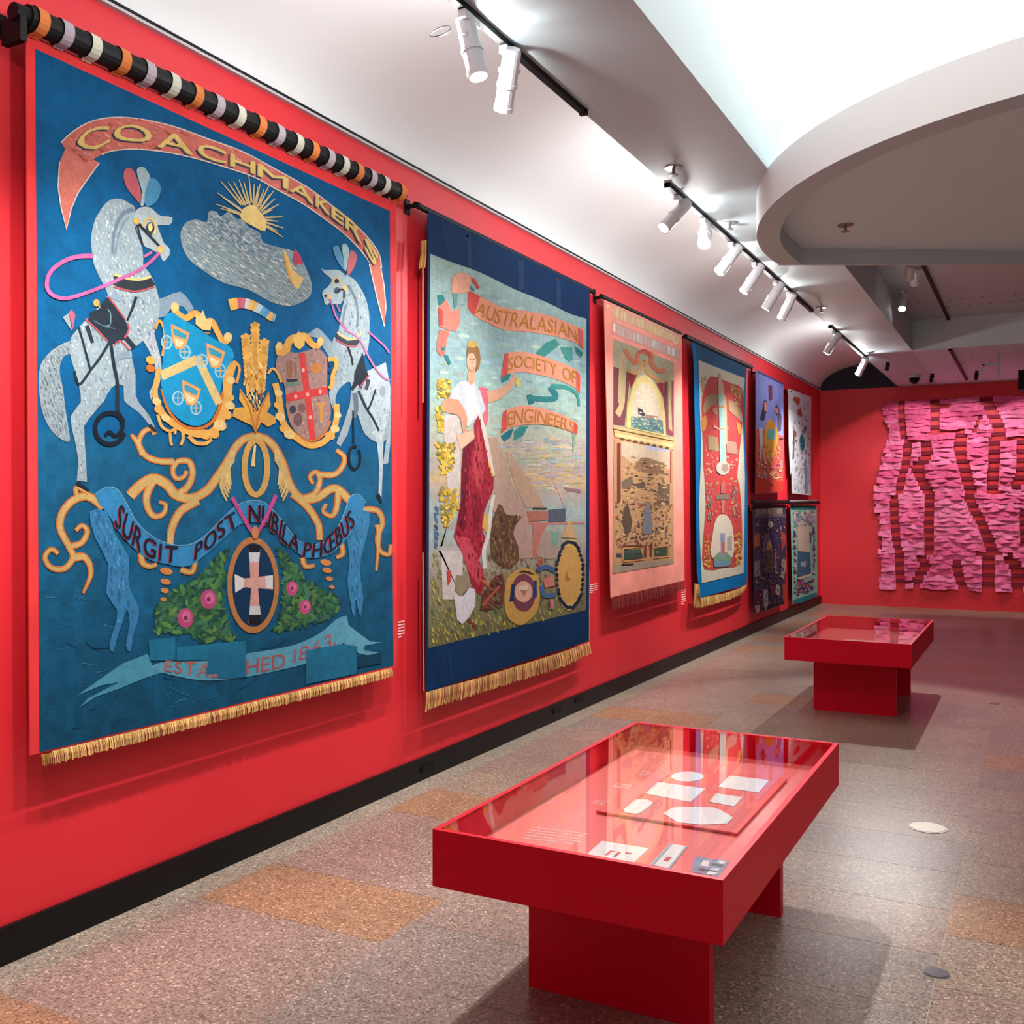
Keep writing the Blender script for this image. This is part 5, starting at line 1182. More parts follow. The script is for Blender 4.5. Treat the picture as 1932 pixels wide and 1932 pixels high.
# pedestal, wattle, figure
A2.paint('pedestal', [(T(D2, [(370, 400), (500, 400), (520, 520), (520, 1000), (480, 1320), (420, 1400), (365, 1520), (325, 1640), (545, 1640), (540, 2080), (360, 2080), (345, 1640), (330, 1620), (360, 1510), (430, 1300), (380, 800)]), (204, 192, 188)), (T(D2, [(325, 1600), (545, 1600), (545, 1640), (325, 1640)]), (182, 172, 172))], 3, None, 'paint_fine')
wt = []
for reg in ([(300, 80), (440, 80), (440, 240), (300, 240)], [(275, 330), (380, 330), (380, 550), (310, 550)], [(280, 660), (490, 660), (470, 900), (340, 950)], [(310, 1060), (520, 1080), (520, 1250), (400, 1440), (330, 1400)]):
    wt += scatter(T(D2, reg), 52, 0, 4.2, [(214, 178, 60), (202, 158, 52), (226, 194, 86), (150, 130, 60)], r2n, None, .8)
A2.paint('wattle_blossom', wt, 5, None, 'paint_fine', 'stuff')
SK = (214, 160, 132); RB = (160, 34, 54)
robe = T(D2, [(690, 390), (645, 480), (650, 620), (545, 700), (530, 900), (525, 1180), (485, 1400), (460, 1500), (505, 1600), (560, 1700), (590, 1820), (640, 1990), (700, 2040), (745, 1950), (730, 1830), (690, 1720), (722, 1640), (756, 1540), (722, 1450), (732, 1300), (770, 1200), (820, 1080), (826, 960), (800, 800), (760, 600), (722, 420)])
fig = A2.paint('robed_woman', [(T(D1, [(690, 1785), (770, 1800), (775, 2080), (740, 2180), (715, 1980)]), (210, 104, 120)), (T(D2, [(540, 90), (640, 100), (700, 180), (752, 350), (700, 430), (640, 450), (590, 512), (540, 430), (500, 300), (400, 240), (440, 180), (500, 110)]), (196, 200, 212)), (T(D2, [(560, 100), (620, 110), (670, 250), (700, 360), (600, 470), (570, 300)]), (220, 216, 214)), (robe, RB),
    (T(D2, [(650, 620), (545, 700), (530, 900), (525, 1180), (490, 1400), (560, 1480), (590, 1150), (600, 850)]), (112, 18, 42)), (T(D2, [(680, 480), (640, 800), (640, 1000), (700, 1100), (740, 900), (720, 650)]), (184, 62, 72)), (T(D2, [(470, 1500), (600, 1520), (680, 1700), (720, 1850), (690, 1960), (600, 1830)]), (196, 70, 86)), (T(D2, [(620, 1100), (720, 1180), (690, 1450), (640, 1480)]), (132, 24, 44)),
    (T(D2, [(740, 1290), (772, 1320), (772, 1490), (718, 1420)]), (214, 168, 78))] + stroke(T(D2, [(690, 360), (735, 540), (770, 700), (800, 860), (820, 950)]), 7, 7, (216, 206, 196)) + stroke(T(D2, [(825, 1130), (795, 1280), (780, 1480), (735, 1640), (745, 1800)]), 6, 8, (212, 210, 202)) + stroke(T(D2, [(780, 830), (815, 960)]), 4, None, (222, 180, 96))
    + [(T(D2, [(600, -30), (655, -10), (660, 90), (620, 130), (580, 90)]), SK), (ell(*D1(622, 1560), 9, 19, 0, 18), (220, 172, 146)), (T(D1, [(575, 1520), (580, 1440), (610, 1380), (660, 1385), (695, 1450), (705, 1540), (690, 1620), (660, 1650), (665, 1540), (640, 1480), (600, 1480)]), (142, 106, 66)), (T(D1, [(580, 1420), (600, 1370), (650, 1365), (680, 1410), (640, 1430)]), (196, 160, 84)),
       (T(D2, [(760, 180), (850, 170), (930, 130), (990, 60), (1010, 25), (1022, 80), (990, 150), (900, 250), (775, 292)]), SK), (T(D2, [(385, 245), (500, 260), (560, 350), (585, 440), (570, 540), (640, 540), (645, 620), (560, 660), (515, 640), (545, 560), (520, 430), (480, 395), (360, 372), (338, 312)]), (208, 150, 122)), (T(D2, [(480, 580), (640, 540), (650, 600), (560, 690), (520, 720)]), (222, 178, 152)), (ell(*D2(1045, 100), 5, 9), (206, 190, 96))], 4, None, 'paint_fine'); fig['label'] = 'woman in white blouse and long crimson robe'
A2.paint('face_marks', [(ell(*D1(608, 1535), 2.0, 1.0), (96, 62, 50)), (ell(*D1(638, 1538), 2.0, 1.0), (96, 62, 50)), (ell(*D1(624, 1598), 2.2, 1.0), (176, 84, 78)), (T(D1, [(620, 1545), (628, 1545), (632, 1580), (616, 1580)]), (200, 146, 120)), (T(D1, [(596, 1600), (622, 1640), (650, 1600), (646, 1640), (624, 1655), (600, 1640)]), (192, 136, 112))], 6, fig, 'paint_fine', split=True)
A2.paint('robe_folds', scatter(robe, 130, 0, 4.5, [(176, 50, 66), (136, 24, 46), (190, 70, 80), (118, 18, 40)], r2n, 1.5, .22), 6, fig, 'paint_fine', 'stuff')
kan = T(D2, [(870, 1212), (900, 1225), (925, 1290), (950, 1312), (1085, 1325), (1020, 1410), (1000, 1480), (1050, 1610), (1055, 1720), (980, 1800), (880, 1775), (800, 1700), (790, 1500), (815, 1340)])
kg = A2.paint('seated_animal', [(kan, (104, 76, 54))], 5, None, 'paint_fine'); A2.paint('fur', scatter(kan, 110, 0, 4, [(128, 96, 66), (84, 54, 42), (150, 114, 80), (110, 62, 50)], r2n, 1.4, .4), 6, kg, 'paint_fine', 'stuff')
A2.paint('oval_portrait', [(ell(*D3(1517, 600), 27, 68, .02, 30), (214, 178, 108)), (ell(*D3(1517, 600), 22.5, 55, .02, 30), (204, 156, 88)), (T(D3, [(1490, 560), (1500, 620), (1530, 640), (1500, 660), (1470, 650)]), (176, 106, 60)), (T(D3, [(1440, 260), (1515, 90), (1590, 270)]), (198, 160, 120))], 5, None, 'paint_fine')
dk = []
for k in range(40):
    a = 2 * math.pi * k / 40; p = D3(1517 + 122 * math.cos(a), 600 + 300 * math.sin(a)); dk.append((ell(p[0] + r2n.uniform(-1, 1), p[1] + r2n.uniform(-1, 1), 3.2, 4.6, a, 8), r2n.choice([(30, 36, 62), (44, 48, 74), (22, 28, 52)])))
A2.paint('berry_wreath', dk, 6, None, 'paint_fine', 'stuff')
A2.paint('crest', [(spl(T(D3, [(1080, 540), (1180, 560), (1240, 650), (1240, 850), (1200, 960), (1080, 1060), (960, 1000), (920, 850), (940, 650), (1000, 580)]), True, 3), (204, 156, 84)), (ell(*D3(1095, 765), 23, 36, 0, 26), (122, 62, 82)), (T(D3, [(985, 690), (1015, 680), (1010, 840), (965, 850)]), (30, 50, 92)), (T(D3, [(1185, 655), (1215, 650), (1218, 800), (1185, 820)]), (40, 62, 104)), (ell(*D3(1095, 755), 17, 20, 0, 20), (220, 170, 146)), (T(D3, [(1050, 700), (1140, 700), (1120, 760), (1090, 780), (1060, 750)]), (226, 192, 172)), (T(D3, [(1060, 740), (1130, 740), (1100, 800)]), (180, 112, 96)), (T(D3, [(1030, 590), (1090, 560), (1150, 570), (1200, 600), (1150, 595), (1090, 580)]), (70, 48, 40))], 5, None, 'paint_fine')
A2.paint('blue_garter', stroke(T(D3, [(1220, 560), (1300, 530), (1390, 570)]), 9, 9, (64, 94, 140)) + stroke(T(D3, [(1250, 700), (1290, 790), (1390, 780)]), 8, 8, (70, 104, 150)) + [(T(D3, [(1270, 640), (1370, 600), (1375, 700), (1290, 720)]), (204, 120, 112)), (T(D3, [(1210, 500), (1265, 440), (1275, 470), (1230, 520)]), (190, 80, 70)), (T(D3, [(1330, 820), (1375, 830), (1370, 920), (1340, 910)]), (206, 120, 124))], 6, None, 'paint_fine')
A2.paint('white_scroll', [(T(D3, [(455, 780), (540, 800), (605, 715), (655, 735), (655, 880), (600, 985), (535, 1052), (488, 1010), (475, 900)]), (214, 206, 214)), (T(D3, [(480, 600), (590, 620), (600, 720), (520, 790), (470, 740)]), (150, 132, 108)), (T(D3, [(395, 560), (435, 560), (430, 660), (405, 700)]), (190, 74, 66))], 6, None, 'paint_fine')
gear = T(D3, [(715, 780), (830, 620), (900, 590), (925, 720), (900, 900), (860, 890), (760, 930), (700, 920)])
A2.paint('machine_parts', [(gear, (104, 58, 46))] + scatter(gear, 30, 0, 5, [(140, 78, 58), (78, 44, 40), (120, 110, 84)], r2n, .8, .4) + stroke(T(D3, [(700, 640), (780, 700)]), 5, None, (204, 106, 66), False) + stroke(T(D3, [(590, 1000), (670, 1090)]), 6, 4, (130, 62, 46), False) + stroke(T(D3, [(720, 880), (880, 700)]), 5, 4, (170, 90, 64), False), 5, None, 'paint_fine')
# gold edging, tassel, fringe, rod
fringe(A2, 'fringe', T(D3, [(205, 1672), (700, 1538), (1150, 1398), (1500, 1288), (1700, 1212)]), T(D3, [(190, 1845), (240, 1822), (700, 1668), (1150, 1530), (1500, 1418), (1712, 1308)]), 1.6, (196, 148, 94), r2n, 2, thick=.012)
A2.paint('gold_cord', stroke(T(D1, [(183, 560), (183, 1932)]), 2.6, None, (190, 146, 100), False) + stroke(T(D3, [(183, 400), (190, 1660)]), 2.6, None, (184, 140, 96), False) + stroke(T(D3, [(1703, 560), (1700, 1200)]), 2, None, (196, 160, 130), False), 1, split=True)
fringe(A2, 'tassel', T(D1, [(165, 455), (215, 450)]), T(D1, [(145, 690), (200, 700)]), 1.5, (176, 124, 66), r2n, 1)
rod(A2, D1(135, 122), D1(1755, 920), 0.022, off=-.02)
bracket(A2, D1(150, 128)); bracket(A2, D1(1745, 912))

# ================================================================== banner 3: salmon, crowded panels
E1 = crop(1110, 540, 8.782); E2 = crop(1110, 740, 8.782); E3 = crop(1110, 940, 8.782)
r3 = random.Random(33)
A3 = Art(0.105, 'salmon pink banner with arched ship picture over a busy tan scene', (1220, 1130), 'trade_banner')
cut3 = T(E1, [(262, 222), (1545, 800)]) + T(E3, [(1592, 1362), (372, 1650)])
mb = MB(); P0 = [A3.P(p, 0) for p in cut3]; mb.v += [(p[0] - .006, p[1], p[2]) for p in P0] + P0
for f in ((0, 1, 2, 3), (4, 7, 6, 5), (0, 4, 5, 1), (1, 5, 6, 2), (2, 6, 7, 3), (3, 7, 4, 0)): mb.f.append(f); mb.c.append(lin((222, 140, 126)))
cl = mb.build('cloth', M['paint_plain'], A3.root); cl['label'] = 'salmon pink silk ground'
# title bands: lettering too worn to read, kept as worn marks
def worn_line(bot, top, n, cols, rnd):
    out = []
    for k in range(n):
        t0 = (k + rnd.uniform(.05, .2)) / n; t1 = (k + rnd.uniform(.6, .95)) / n
        a, b, c, d = along(bot, t0), along(bot, t1), along(top, t1), along(top, t0)
        lo_ = rnd.uniform(0, .15); hi_ = rnd.uniform(.8, 1)
        mix = lambda p, q, k_: (p[0] + (q[0] - p[0]) * k_, p[1] + (q[1] - p[1]) * k_)
        out.append(([mix(a, d, lo_), mix(b, c, lo_), mix(b, c, hi_), mix(a, d, hi_)], jit(rnd.choice(cols), rnd, .06)))
    return out
A3.paint('title_band', [(T(E1, [(400, 310), (1530, 820), (1510, 985), (400, 515)]), (230, 184, 150))] + worn_line(T(E1, [(410, 500), (1500, 965)]), T(E1, [(410, 330), (1515, 845)]), 26, [(236, 204, 160), (240, 212, 170), (228, 180, 146)], r3), 1, None, 'paint_fine')
A3.paint('title_band', [(T(E1, [(400, 575), (1515, 1050), (1500, 1230), (400, 790)]), (226, 170, 158))] + worn_line(T(E1, [(405, 770), (1490, 1210)]), T(E1, [(405, 590), (1500, 1060)]), 17, [(222, 210, 208), (206, 190, 190), (226, 186, 176), (230, 222, 218)], r3), 1, None, 'paint_fine')
A3.paint('stud', [(ell(*E1(315, 330), 3, 3), (246, 214, 160)), (ell(*E1(1435, 940), 3, 3), (246, 220, 170))], 2, split=True)
up3 = A3.paint('upper_panel', [(T(E1, [(415, 868), (1415, 1262), (1415, 1932)]) + T(E2, [(1415, 800), (400, 580)]) + T(E1, [(415, 1300)]), (172, 166, 138)),
   (T(E1, [(415, 1330), (620, 1400), (690, 1460), (640, 1932)]) + T(E2, [(600, 560), (410, 540)]), (122, 66, 70)), (T(E1, [(1260, 1590), (1415, 1560), (1415, 1932)]) + T(E2, [(1415, 740), (1290, 700)]) + T(E1, [(1240, 1800)]), (138, 74, 84)), (T(E1, [(660, 1440), (820, 1440), (700, 1700)]), (140, 44, 44)), (T(E1, [(1120, 1600), (1240, 1600), (1240, 1850)]), (150, 48, 54)),
   (T(E1, [(510, 1210), (560, 1080), (620, 1200), (630, 1350), (600, 1932)]) + T(E2, [(570, 300), (520, 420), (440, 340), (510, 200)]) + T(E1, [(490, 1900), (500, 1500)]), (196, 172, 130)), (T(E1, [(1320, 1290), (1380, 1400), (1370, 1932)]) + T(E2, [(1390, 650), (1330, 600)]) + T(E1, [(1310, 1500)]), (184, 166, 128))], 1, None, 'paint_fine')
A3.paint('swag', stroke(T(E1, [(590, 1040), (680, 1180), (790, 1280), (830, 1100), (1030, 1120), (1040, 1280), (1150, 1400), (1270, 1390)]), 7, 8, (206, 118, 88)) + stroke(T(E1, [(820, 1110), (930, 1060), (1030, 1180)]), 5, 5, (196, 84, 80)) + stroke(T(E1, [(650, 1390), (800, 1440), (920, 1230), (990, 1440), (1230, 1590)]), 6, 6, (204, 150, 92)), 3, up3, 'paint_fine')
arch = spl(T(E1, [(690, 1780), (780, 1560), (930, 1470), (1080, 1600), (1200, 1800), (1235, 1932)]) + T(E2, [(1270, 400), (1275, 730)]), False) ; arch = arch + T(E2, [(620, 580), (640, 250), (690, 60)])
win = spl(T(E1, [(760, 1800), (830, 1640), (930, 1600), (1040, 1660), (1130, 1850)]), False) + T(E2, [(1230, 480), (1240, 690), (700, 580), (720, 200), (745, 60)])
ar = A3.paint('arched_picture', [(arch, (220, 198, 130)), (win, (214, 194, 170)), (T(E2, [(700, 400), (1000, 420), (1225, 470), (1240, 690), (860, 620), (700, 580)]), (92, 128, 128)), (T(E2, [(810, 240), (890, 290), (940, 380), (880, 415), (820, 380)]), (64, 54, 64)), (T(E2, [(930, 370), (1150, 400), (1160, 440), (940, 440)]), (158, 122, 110))] + scatter(win, 60, 0, 3, [(222, 206, 190), (206, 186, 168), (196, 190, 170)], r3, .2, .4) + scatter(T(E2, [(700, 430), (1230, 480), (1230, 670), (720, 560)]), 36, 0, 3, [(110, 146, 142), (70, 108, 112), (140, 164, 154)], r3, .2, .35), 3, None, 'paint_fine'); ar['label'] = 'gold-framed arch with a steamship at sea'
cn = [(T(E2, [(400, 555), (1415, 770), (1415, 960), (1340, 950), (430, 740)]), (212, 178, 120))] + stroke(T(E2, [(400, 610), (1410, 815)]), 2.2, None, (92, 66, 46), False) + stroke(T(E2, [(430, 700), (1400, 890)]), 5, None, (228, 206, 150), False)
for k in range(8): cn.append((ell(*E2(560 + k * 105, 775 + k * 21), 4, 2.2, .2, 8), (110, 78, 52)))
A3.paint('cornice', cn, 4, None, 'paint_fine')
low = T(E2, [(420, 760), (1390, 960), (1412, 1932)]) + T(E3, [(1412, 1080), (400, 1250)])
lp = A3.paint('lower_panel', [(low, (196, 152, 108)), (T(E2, [(545, 810), (1345, 960), (1345, 1300), (1200, 1180), (880, 1080), (740, 1180), (545, 1050)]), (204, 182, 156)), (T(E2, [(940, 870), (1340, 940), (1340, 990), (1000, 960)]), (180, 178, 196)), (T(E2, [(470, 840), (530, 840), (530, 1840), (470, 1840)]), (126, 54, 52)), (T(E2, [(1350, 980), (1375, 980), (1370, 1500), (1345, 1500)]), (158, 84, 74)), (T(E2, [(860, 1090), (960, 1080), (1260, 1180), (1240, 1360), (900, 1330), (760, 1230)]), (146, 112, 86)), (T(E2, [(1150, 1520), (1345, 1520), (1340, 1900), (1120, 1880)]), (116, 94, 78)), (T(E3, [(400, 1110), (1400, 1010), (1412, 1080), (400, 1250)]), (168, 150, 130))], 2, None, 'paint_fine'); lp['label'] = 'tan panel crowded with workshop scenes'
A3.paint('workshop_marks', scatter(T(E2, [(545, 1000), (1340, 1200), (1345, 1932), (545, 1932)]), 150, 0, 3.2, [(122, 94, 74), (216, 172, 126), (150, 116, 90), (92, 76, 66), (190, 140, 100)], r3, .1, .45) + scatter(T(E3, [(420, 60), (1400, 60), (1390, 780), (420, 820)]), 190, 0, 3.2, [(118, 86, 66), (214, 176, 130), (146, 116, 96), (84, 74, 72), (188, 146, 106), (160, 70, 64)], r3, None, .5), 3, lp, 'paint_fine', 'stuff')
A3.each('workshop_figure', [[(T(E3, [(960, 60), (1010, 70), (1030, 250), (1060, 450), (1040, 590), (900, 600), (915, 250)]), (126, 130, 138))], [(T(E3, [(570, 200), (640, 60), (720, 380), (690, 560), (600, 600), (570, 450)]), (96, 76, 66))], [(T(E2, [(545, 1480), (680, 1400), (730, 1480), (690, 1600), (550, 1590)]), (124, 104, 86))], [(T(E2, [(770, 1520), (930, 1490), (940, 1570), (820, 1585)]), (100, 84, 72))]], 4, lp, 'paint_fine')
A3.each('name_plate', [[(T(E3, [(575, 850), (865, 850), (900, 1000), (575, 1020)]), (62, 76, 64)), (T(E3, [(600, 880), (850, 876), (865, 900), (600, 905)]), (84, 100, 84))], [(T(E3, [(1080, 830), (1300, 800), (1305, 940), (1090, 970)]), (70, 82, 62)), (T(E3, [(1110, 880), (1160, 870), (1160, 910), (1110, 915)]), (120, 126, 104))], [(T(E3, [(460, 915), (540, 910), (540, 975), (460, 970)]), (72, 70, 108))]], 4, lp, 'paint_fine')
A3.paint('plate_frame', stroke(T(E3, [(560, 830), (910, 800), (920, 1010), (570, 1050), (560, 830)]), 3, None, (214, 150, 92), False) + stroke(T(E3, [(1060, 820), (1320, 780), (1325, 960), (1070, 990)]), 3, None, (212, 150, 96), False) + stroke(T(E3, [(610, 795), (900, 790)]), 2.5, None, (92, 48, 40), False) + stroke(T(E3, [(930, 780), (930, 980)]), 4, None, (126, 40, 46), False) + stroke(T(E3, [(1025, 750), (1025, 960)]), 4, None, (130, 50, 60), False) + stroke(T(E3, [(540, 1100), (740, 1085)]), 2.5, None, (60, 38, 34), False), 5, lp, 'paint_fine', 'stuff')
fringe(A3, 'fringe', T(E3, [(378, 1640), (1592, 1368)]), T(E3, [(385, 1845), (900, 1720), (1595, 1500)]), 1.3, (126, 46, 44), r3, 1, thick=.01)
rod(A3, E1(225, 160), E1(1535, 782), 0.022, off=-.01, m='black'); bracket(A3, E1(262, 178)); bracket(A3, E1(1520, 775))

# ================================================================== banner 4: blue border, red field, candle
G1 = crop(1280, 620, 6.9); G2 = crop(1280, 880, 6.9)
r4 = random.Random(44)
A4 = Art(0.105, 'blue-bordered banner with cream and red field around a tall pale column', (1360, 1130), 'trade_banner')
cut4 = T(G1, [(182, 172), (890, 505), (880, 700), (868, 1100), (872, 1500), (895, 1932)]) + T(G2, [(900, 600), (900, 1400), (885, 1540), (282, 1712), (245, 1400), (238, 900), (230, 200)]) + T(G1, [(225, 1500), (212, 900), (205, 500)])
mb = MB(); P0 = [A4.P(p, 0) for p in cut4]; n = len(P0); mb.v += [(p[0] - .006, p[1], p[2]) for p in P0] + P0
mb.f += [tuple(range(n - 1, -1, -1)), tuple(range(n, 2 * n))]; mb.f += [(k, (k + 1) % n, n + (k + 1) % n, n + k) for k in range(n)]; mb.c = [lin((6, 100, 156))] * len(mb.f)
cl = mb.build('cloth', M['paint_plain'], A4.root, False, True); cl['label'] = 'bright blue silk border'
CR = (214, 208, 188)
cream = T(G1, [(255, 410), (860, 650), (842, 800), (830, 1100), (842, 1400), (862, 1932)]) + T(G2, [(852, 1000), (845, 1390), (300, 1522), (275, 1000), (262, 500), (285, 0)]) + T(G1, [(292, 1500), (272, 1000)])
A4.paint('valance', [(T(G1, [(215, 190), (890, 508), (880, 640), (250, 400)]), (18, 86, 134))], 1)
pn4 = A4.paint('painted_panel', [(cream, CR)], 2, None, 'paint_fine')
red4 = spl(T(G1, [(300, 900), (360, 700), (420, 620), (560, 660), (700, 720), (820, 780), (835, 1100), (800, 1500), (760, 1932)]) + T(G2, [(790, 250), (820, 700), (800, 1250), (600, 1310), (330, 1340), (310, 1000), (350, 500), (320, 0)]) + T(G1, [(310, 1500), (300, 1200)]), True, 2)
rf = A4.paint('red_field', [(red4, (206, 74, 74))], 3, pn4, 'paint_fine')
sc4 = scatter(T(G1, [(640, 720), (820, 780), (825, 1100), (700, 950)]), 46, 0, 3, [(206, 150, 84), (196, 120, 70), (216, 170, 110)], r4, None, .6) + scatter(T(G1, [(270, 640), (360, 620), (340, 820), (290, 860)]), 20, 0, 3, [(206, 156, 92), (214, 176, 120)], r4, None, .6) + scatter(T(G1, [(300, 1500), (800, 1500), (760, 1900), (320, 1900)]), 60, 0, 2.4, [(228, 146, 126), (216, 100, 96), (230, 176, 150)], r4, None, .8) + scatter(T(G2, [(340, 150), (800, 150), (800, 700), (340, 700)]), 60, 0, 2.4, [(216, 96, 92), (196, 70, 74), (190, 150, 100)], r4, None, .8) + scatter(T(G2, [(320, 900), (400, 900), (420, 1300), (310, 1330)]) , 40, 0, 4, [(206, 140, 70), (190, 96, 54), (216, 170, 96)], r4, None, .6) + scatter(T(G2, [(700, 900), (830, 850), (830, 1250), (700, 1290)]), 46, 0, 4, [(214, 140, 66), (196, 90, 60), (222, 176, 104)], r4, None, .6)
A4.paint('gold_flourish', sc4, 4, pn4, 'paint_fine', 'stuff')
TAN = (176, 144, 110)
bands = [[(T(G1, [(300, 1050), (340, 900), (430, 840), (500, 880), (480, 990), (390, 1030), (320, 1120)]), TAN)], [(T(G1, [(640, 920), (720, 960), (820, 1100), (830, 1230), (740, 1150), (640, 1060)]), TAN)], [(T(G1, [(370, 1380), (500, 1420), (520, 1590), (380, 1580)]), (176, 148, 112))], [(T(G1, [(610, 1460), (740, 1480), (760, 1640), (620, 1620)]), (182, 140, 124))], [(T(G1, [(290, 1180), (340, 1120), (370, 1200), (340, 1320), (300, 1340)]), (222, 148, 76))], [(T(G1, [(740, 1210), (800, 1250), (820, 1360), (770, 1380)]), (224, 150, 80))], [(T(G1, [(425, 1040), (490, 1030), (495, 1120), (440, 1110)]), (206, 140, 110))]]
A4.each('scroll_piece', bands, 5, pn4, 'paint_fine')
cd4 = A4.paint('column', [(T(G1, [(505, 830), (580, 800), (600, 1400), (612, 1740), (525, 1740), (520, 1300)]), (168, 204, 196)), (T(G1, [(500, 700), (520, 580), (545, 600), (585, 830), (505, 860)]), (214, 176, 150)), (T(G1, [(505, 1000), (600, 1000), (605, 1040), (510, 1030)]), (190, 150, 110)), (T(G1, [(450, 1250), (520, 1300), (640, 1290), (640, 1310), (520, 1320), (440, 1290)]), (226, 160, 140)), (T(G1, [(580, 850), (610, 900), (625, 1500), (605, 1500)]), (214, 174, 130))], 6, pn4, 'paint_fine'); cd4['label'] = 'tall pale green column with a globe at its foot'
A4.paint('globe', [(ell(*G1(565, 1815), 13, 13, 0, 20), (206, 196, 186)), (T(G1, [(560, 1760), (620, 1760), (640, 1830), (590, 1880), (540, 1830)]), (174, 144, 130))], 7, cd4, 'paint_fine')
tr4 = []
for sx_ in (400, 730): tr4.append(scatter(T(G2, [(sx_ - 60, 280), (sx_ + 60, 280), (sx_ + 50, 700), (sx_ - 50, 700)]), 26, 0, 3, [(150, 134, 124), (190, 120, 110), (128, 148, 160), (206, 170, 150)], r4, 1.4, .4))
for g in tr4: A4.paint('trophy', g, 5, pn4, 'paint_fine', 'stuff')
A4.paint('lamp_emblem', [(T(G2, [(475, 370), (640, 360), (640, 430), (475, 430)]), (140, 122, 108)), (T(G2, [(540, 230), (570, 190), (600, 230), (590, 350), (540, 350)]), (196, 110, 104)), (T(G2, [(545, 440), (590, 440), (580, 610), (550, 610)]), (200, 130, 116))], 6, pn4, 'paint_fine')
dm = A4.paint('domed_scene', [(spl(T(G2, [(420, 1180), (430, 900), (480, 680), (570, 620), (650, 680), (700, 850), (690, 1180)]), True, 3), (222, 208, 190)), (T(G2, [(440, 1190), (520, 1110), (620, 1120), (680, 1180), (670, 1280), (450, 1300)]), (124, 156, 130)), (T(G2, [(450, 1230), (670, 1230), (640, 1300), (460, 1310)]), (112, 148, 172)), (T(G2, [(530, 870), (590, 870), (590, 1180), (540, 1180)]), (142, 152, 176)), (T(G2, [(620, 920), (685, 900), (680, 1100), (620, 1090)]), (178, 166, 156)), (T(G2, [(555, 990), (590, 990), (585, 1140), (560, 1140)]), (206, 100, 92))], 6, pn4, 'paint_fine')
fringe(A4, 'fringe', T(G2, [(282, 1712), (600, 1650), (780, 1590), (885, 1535)]), T(G2, [(290, 1830), (420, 1800), (640, 1735), (800, 1670), (870, 1600)]), 1.3, (200, 158, 96), r4, 1, thick=.01)
fringe(A4, 'fringe', T(G2, [(205, 1520), (270, 1540), (282, 1712)]), T(G2, [(180, 1800), (230, 1825), (300, 1830)]), 1.3, (190, 146, 88), r4, 1, thick=.01)
rod(A4, G1(88, 100), G1(950, 506), 0.03, off=0.0); bracket(A4, G1(110, 112)); bracket(A4, G1(930, 495))

# ================================================================== banners 5-8: the small group near the corner
def plain_banner(label, cut, rgb, base, off=0.10, m='paint_plain'):
    A = Art(off, label, base, 'trade_banner'); mb = MB(); P0 = [A.P(p, 0) for p in cut]; n = len(P0)
    mb.v += [(p[0] - .006, p[1], p[2]) for p in P0] + P0
    mb.f += [tuple(range(n - 1, -1, -1)), tuple(range(n, 2 * n))]; mb.f += [(k, (k + 1) % n, n + (k + 1) % n, n + k) for k in range(n)]; mb.c = [lin(rgb)] * len(mb.f)
    mb.build('cloth', M[m], A.root, False, True)
    for k in (0, 1): bracket(A, (cut[k][0] + (4, -4)[k], cut[k][1] + 6), r=.01)
    return A
r5 = random.Random(55)
A5 = plain_banner('violet and coral banner with a yellow ring and turquoise centre', T(G1, [(1008, 530), (1368, 715)]) + T(G2, [(1362, 335), (1005, 362)]), (116, 122, 182), (1450, 930))
A5.paint('lower_field', [(T(G1, [(1008, 1300), (1130, 1330), (1360, 1395)]) + T(G2, [(1360, 335), (1006, 360)]), (222, 92, 84)), (T(G2, [(1008, 150), (1360, 190), (1360, 335), (1006, 360)]), (214, 66, 54))], 1, None, 'paint_fine')
A5.paint('rod_sleeve', [(T(G1, [(1030, 545), (1370, 715), (1362, 735), (1030, 570)]), (70, 74, 132))], 1)
A5.paint('yellow_ring', [(spl(T(G1, [(1110, 1400), (1140, 1230), (1190, 1185), (1260, 1250), (1300, 1400), (1270, 1550), (1220, 1740), (1160, 1720), (1120, 1550)]), True, 3), (220, 158, 62)), (ell(*G1(1205, 1380), 8.5, 11, 0, 16), (112, 176, 168))], 2, None, 'paint_fine')
A5.each('painted_figure', [[(T(G1, [(1060, 1180), (1090, 1060), (1120, 920), (1150, 960), (1140, 1080), (1110, 1200)]), (58, 48, 78))], [(T(G1, [(1250, 1090), (1270, 980), (1300, 1020), (1340, 1150), (1330, 1330), (1290, 1340), (1290, 1130)]), (92, 82, 104))], [(T(G1, [(1170, 740), (1215, 740), (1215, 930), (1180, 940)]), (122, 52, 80))], [(T(G1, [(1040, 1280), (1090, 1300), (1100, 1500), (1060, 1760), (1050, 1500)]), (200, 196, 196))], [(T(G1, [(1110, 960), (1140, 960), (1145, 1070), (1115, 1080)]), (226, 150, 140))], [(T(G1, [(1250, 1030), (1295, 1040), (1300, 1100), (1255, 1110)]), (224, 130, 120))], [(T(G1, [(1310, 1720), (1350, 1710), (1350, 1800), (1310, 1800)]), (160, 140, 150))]], 3, None, 'paint_fine')
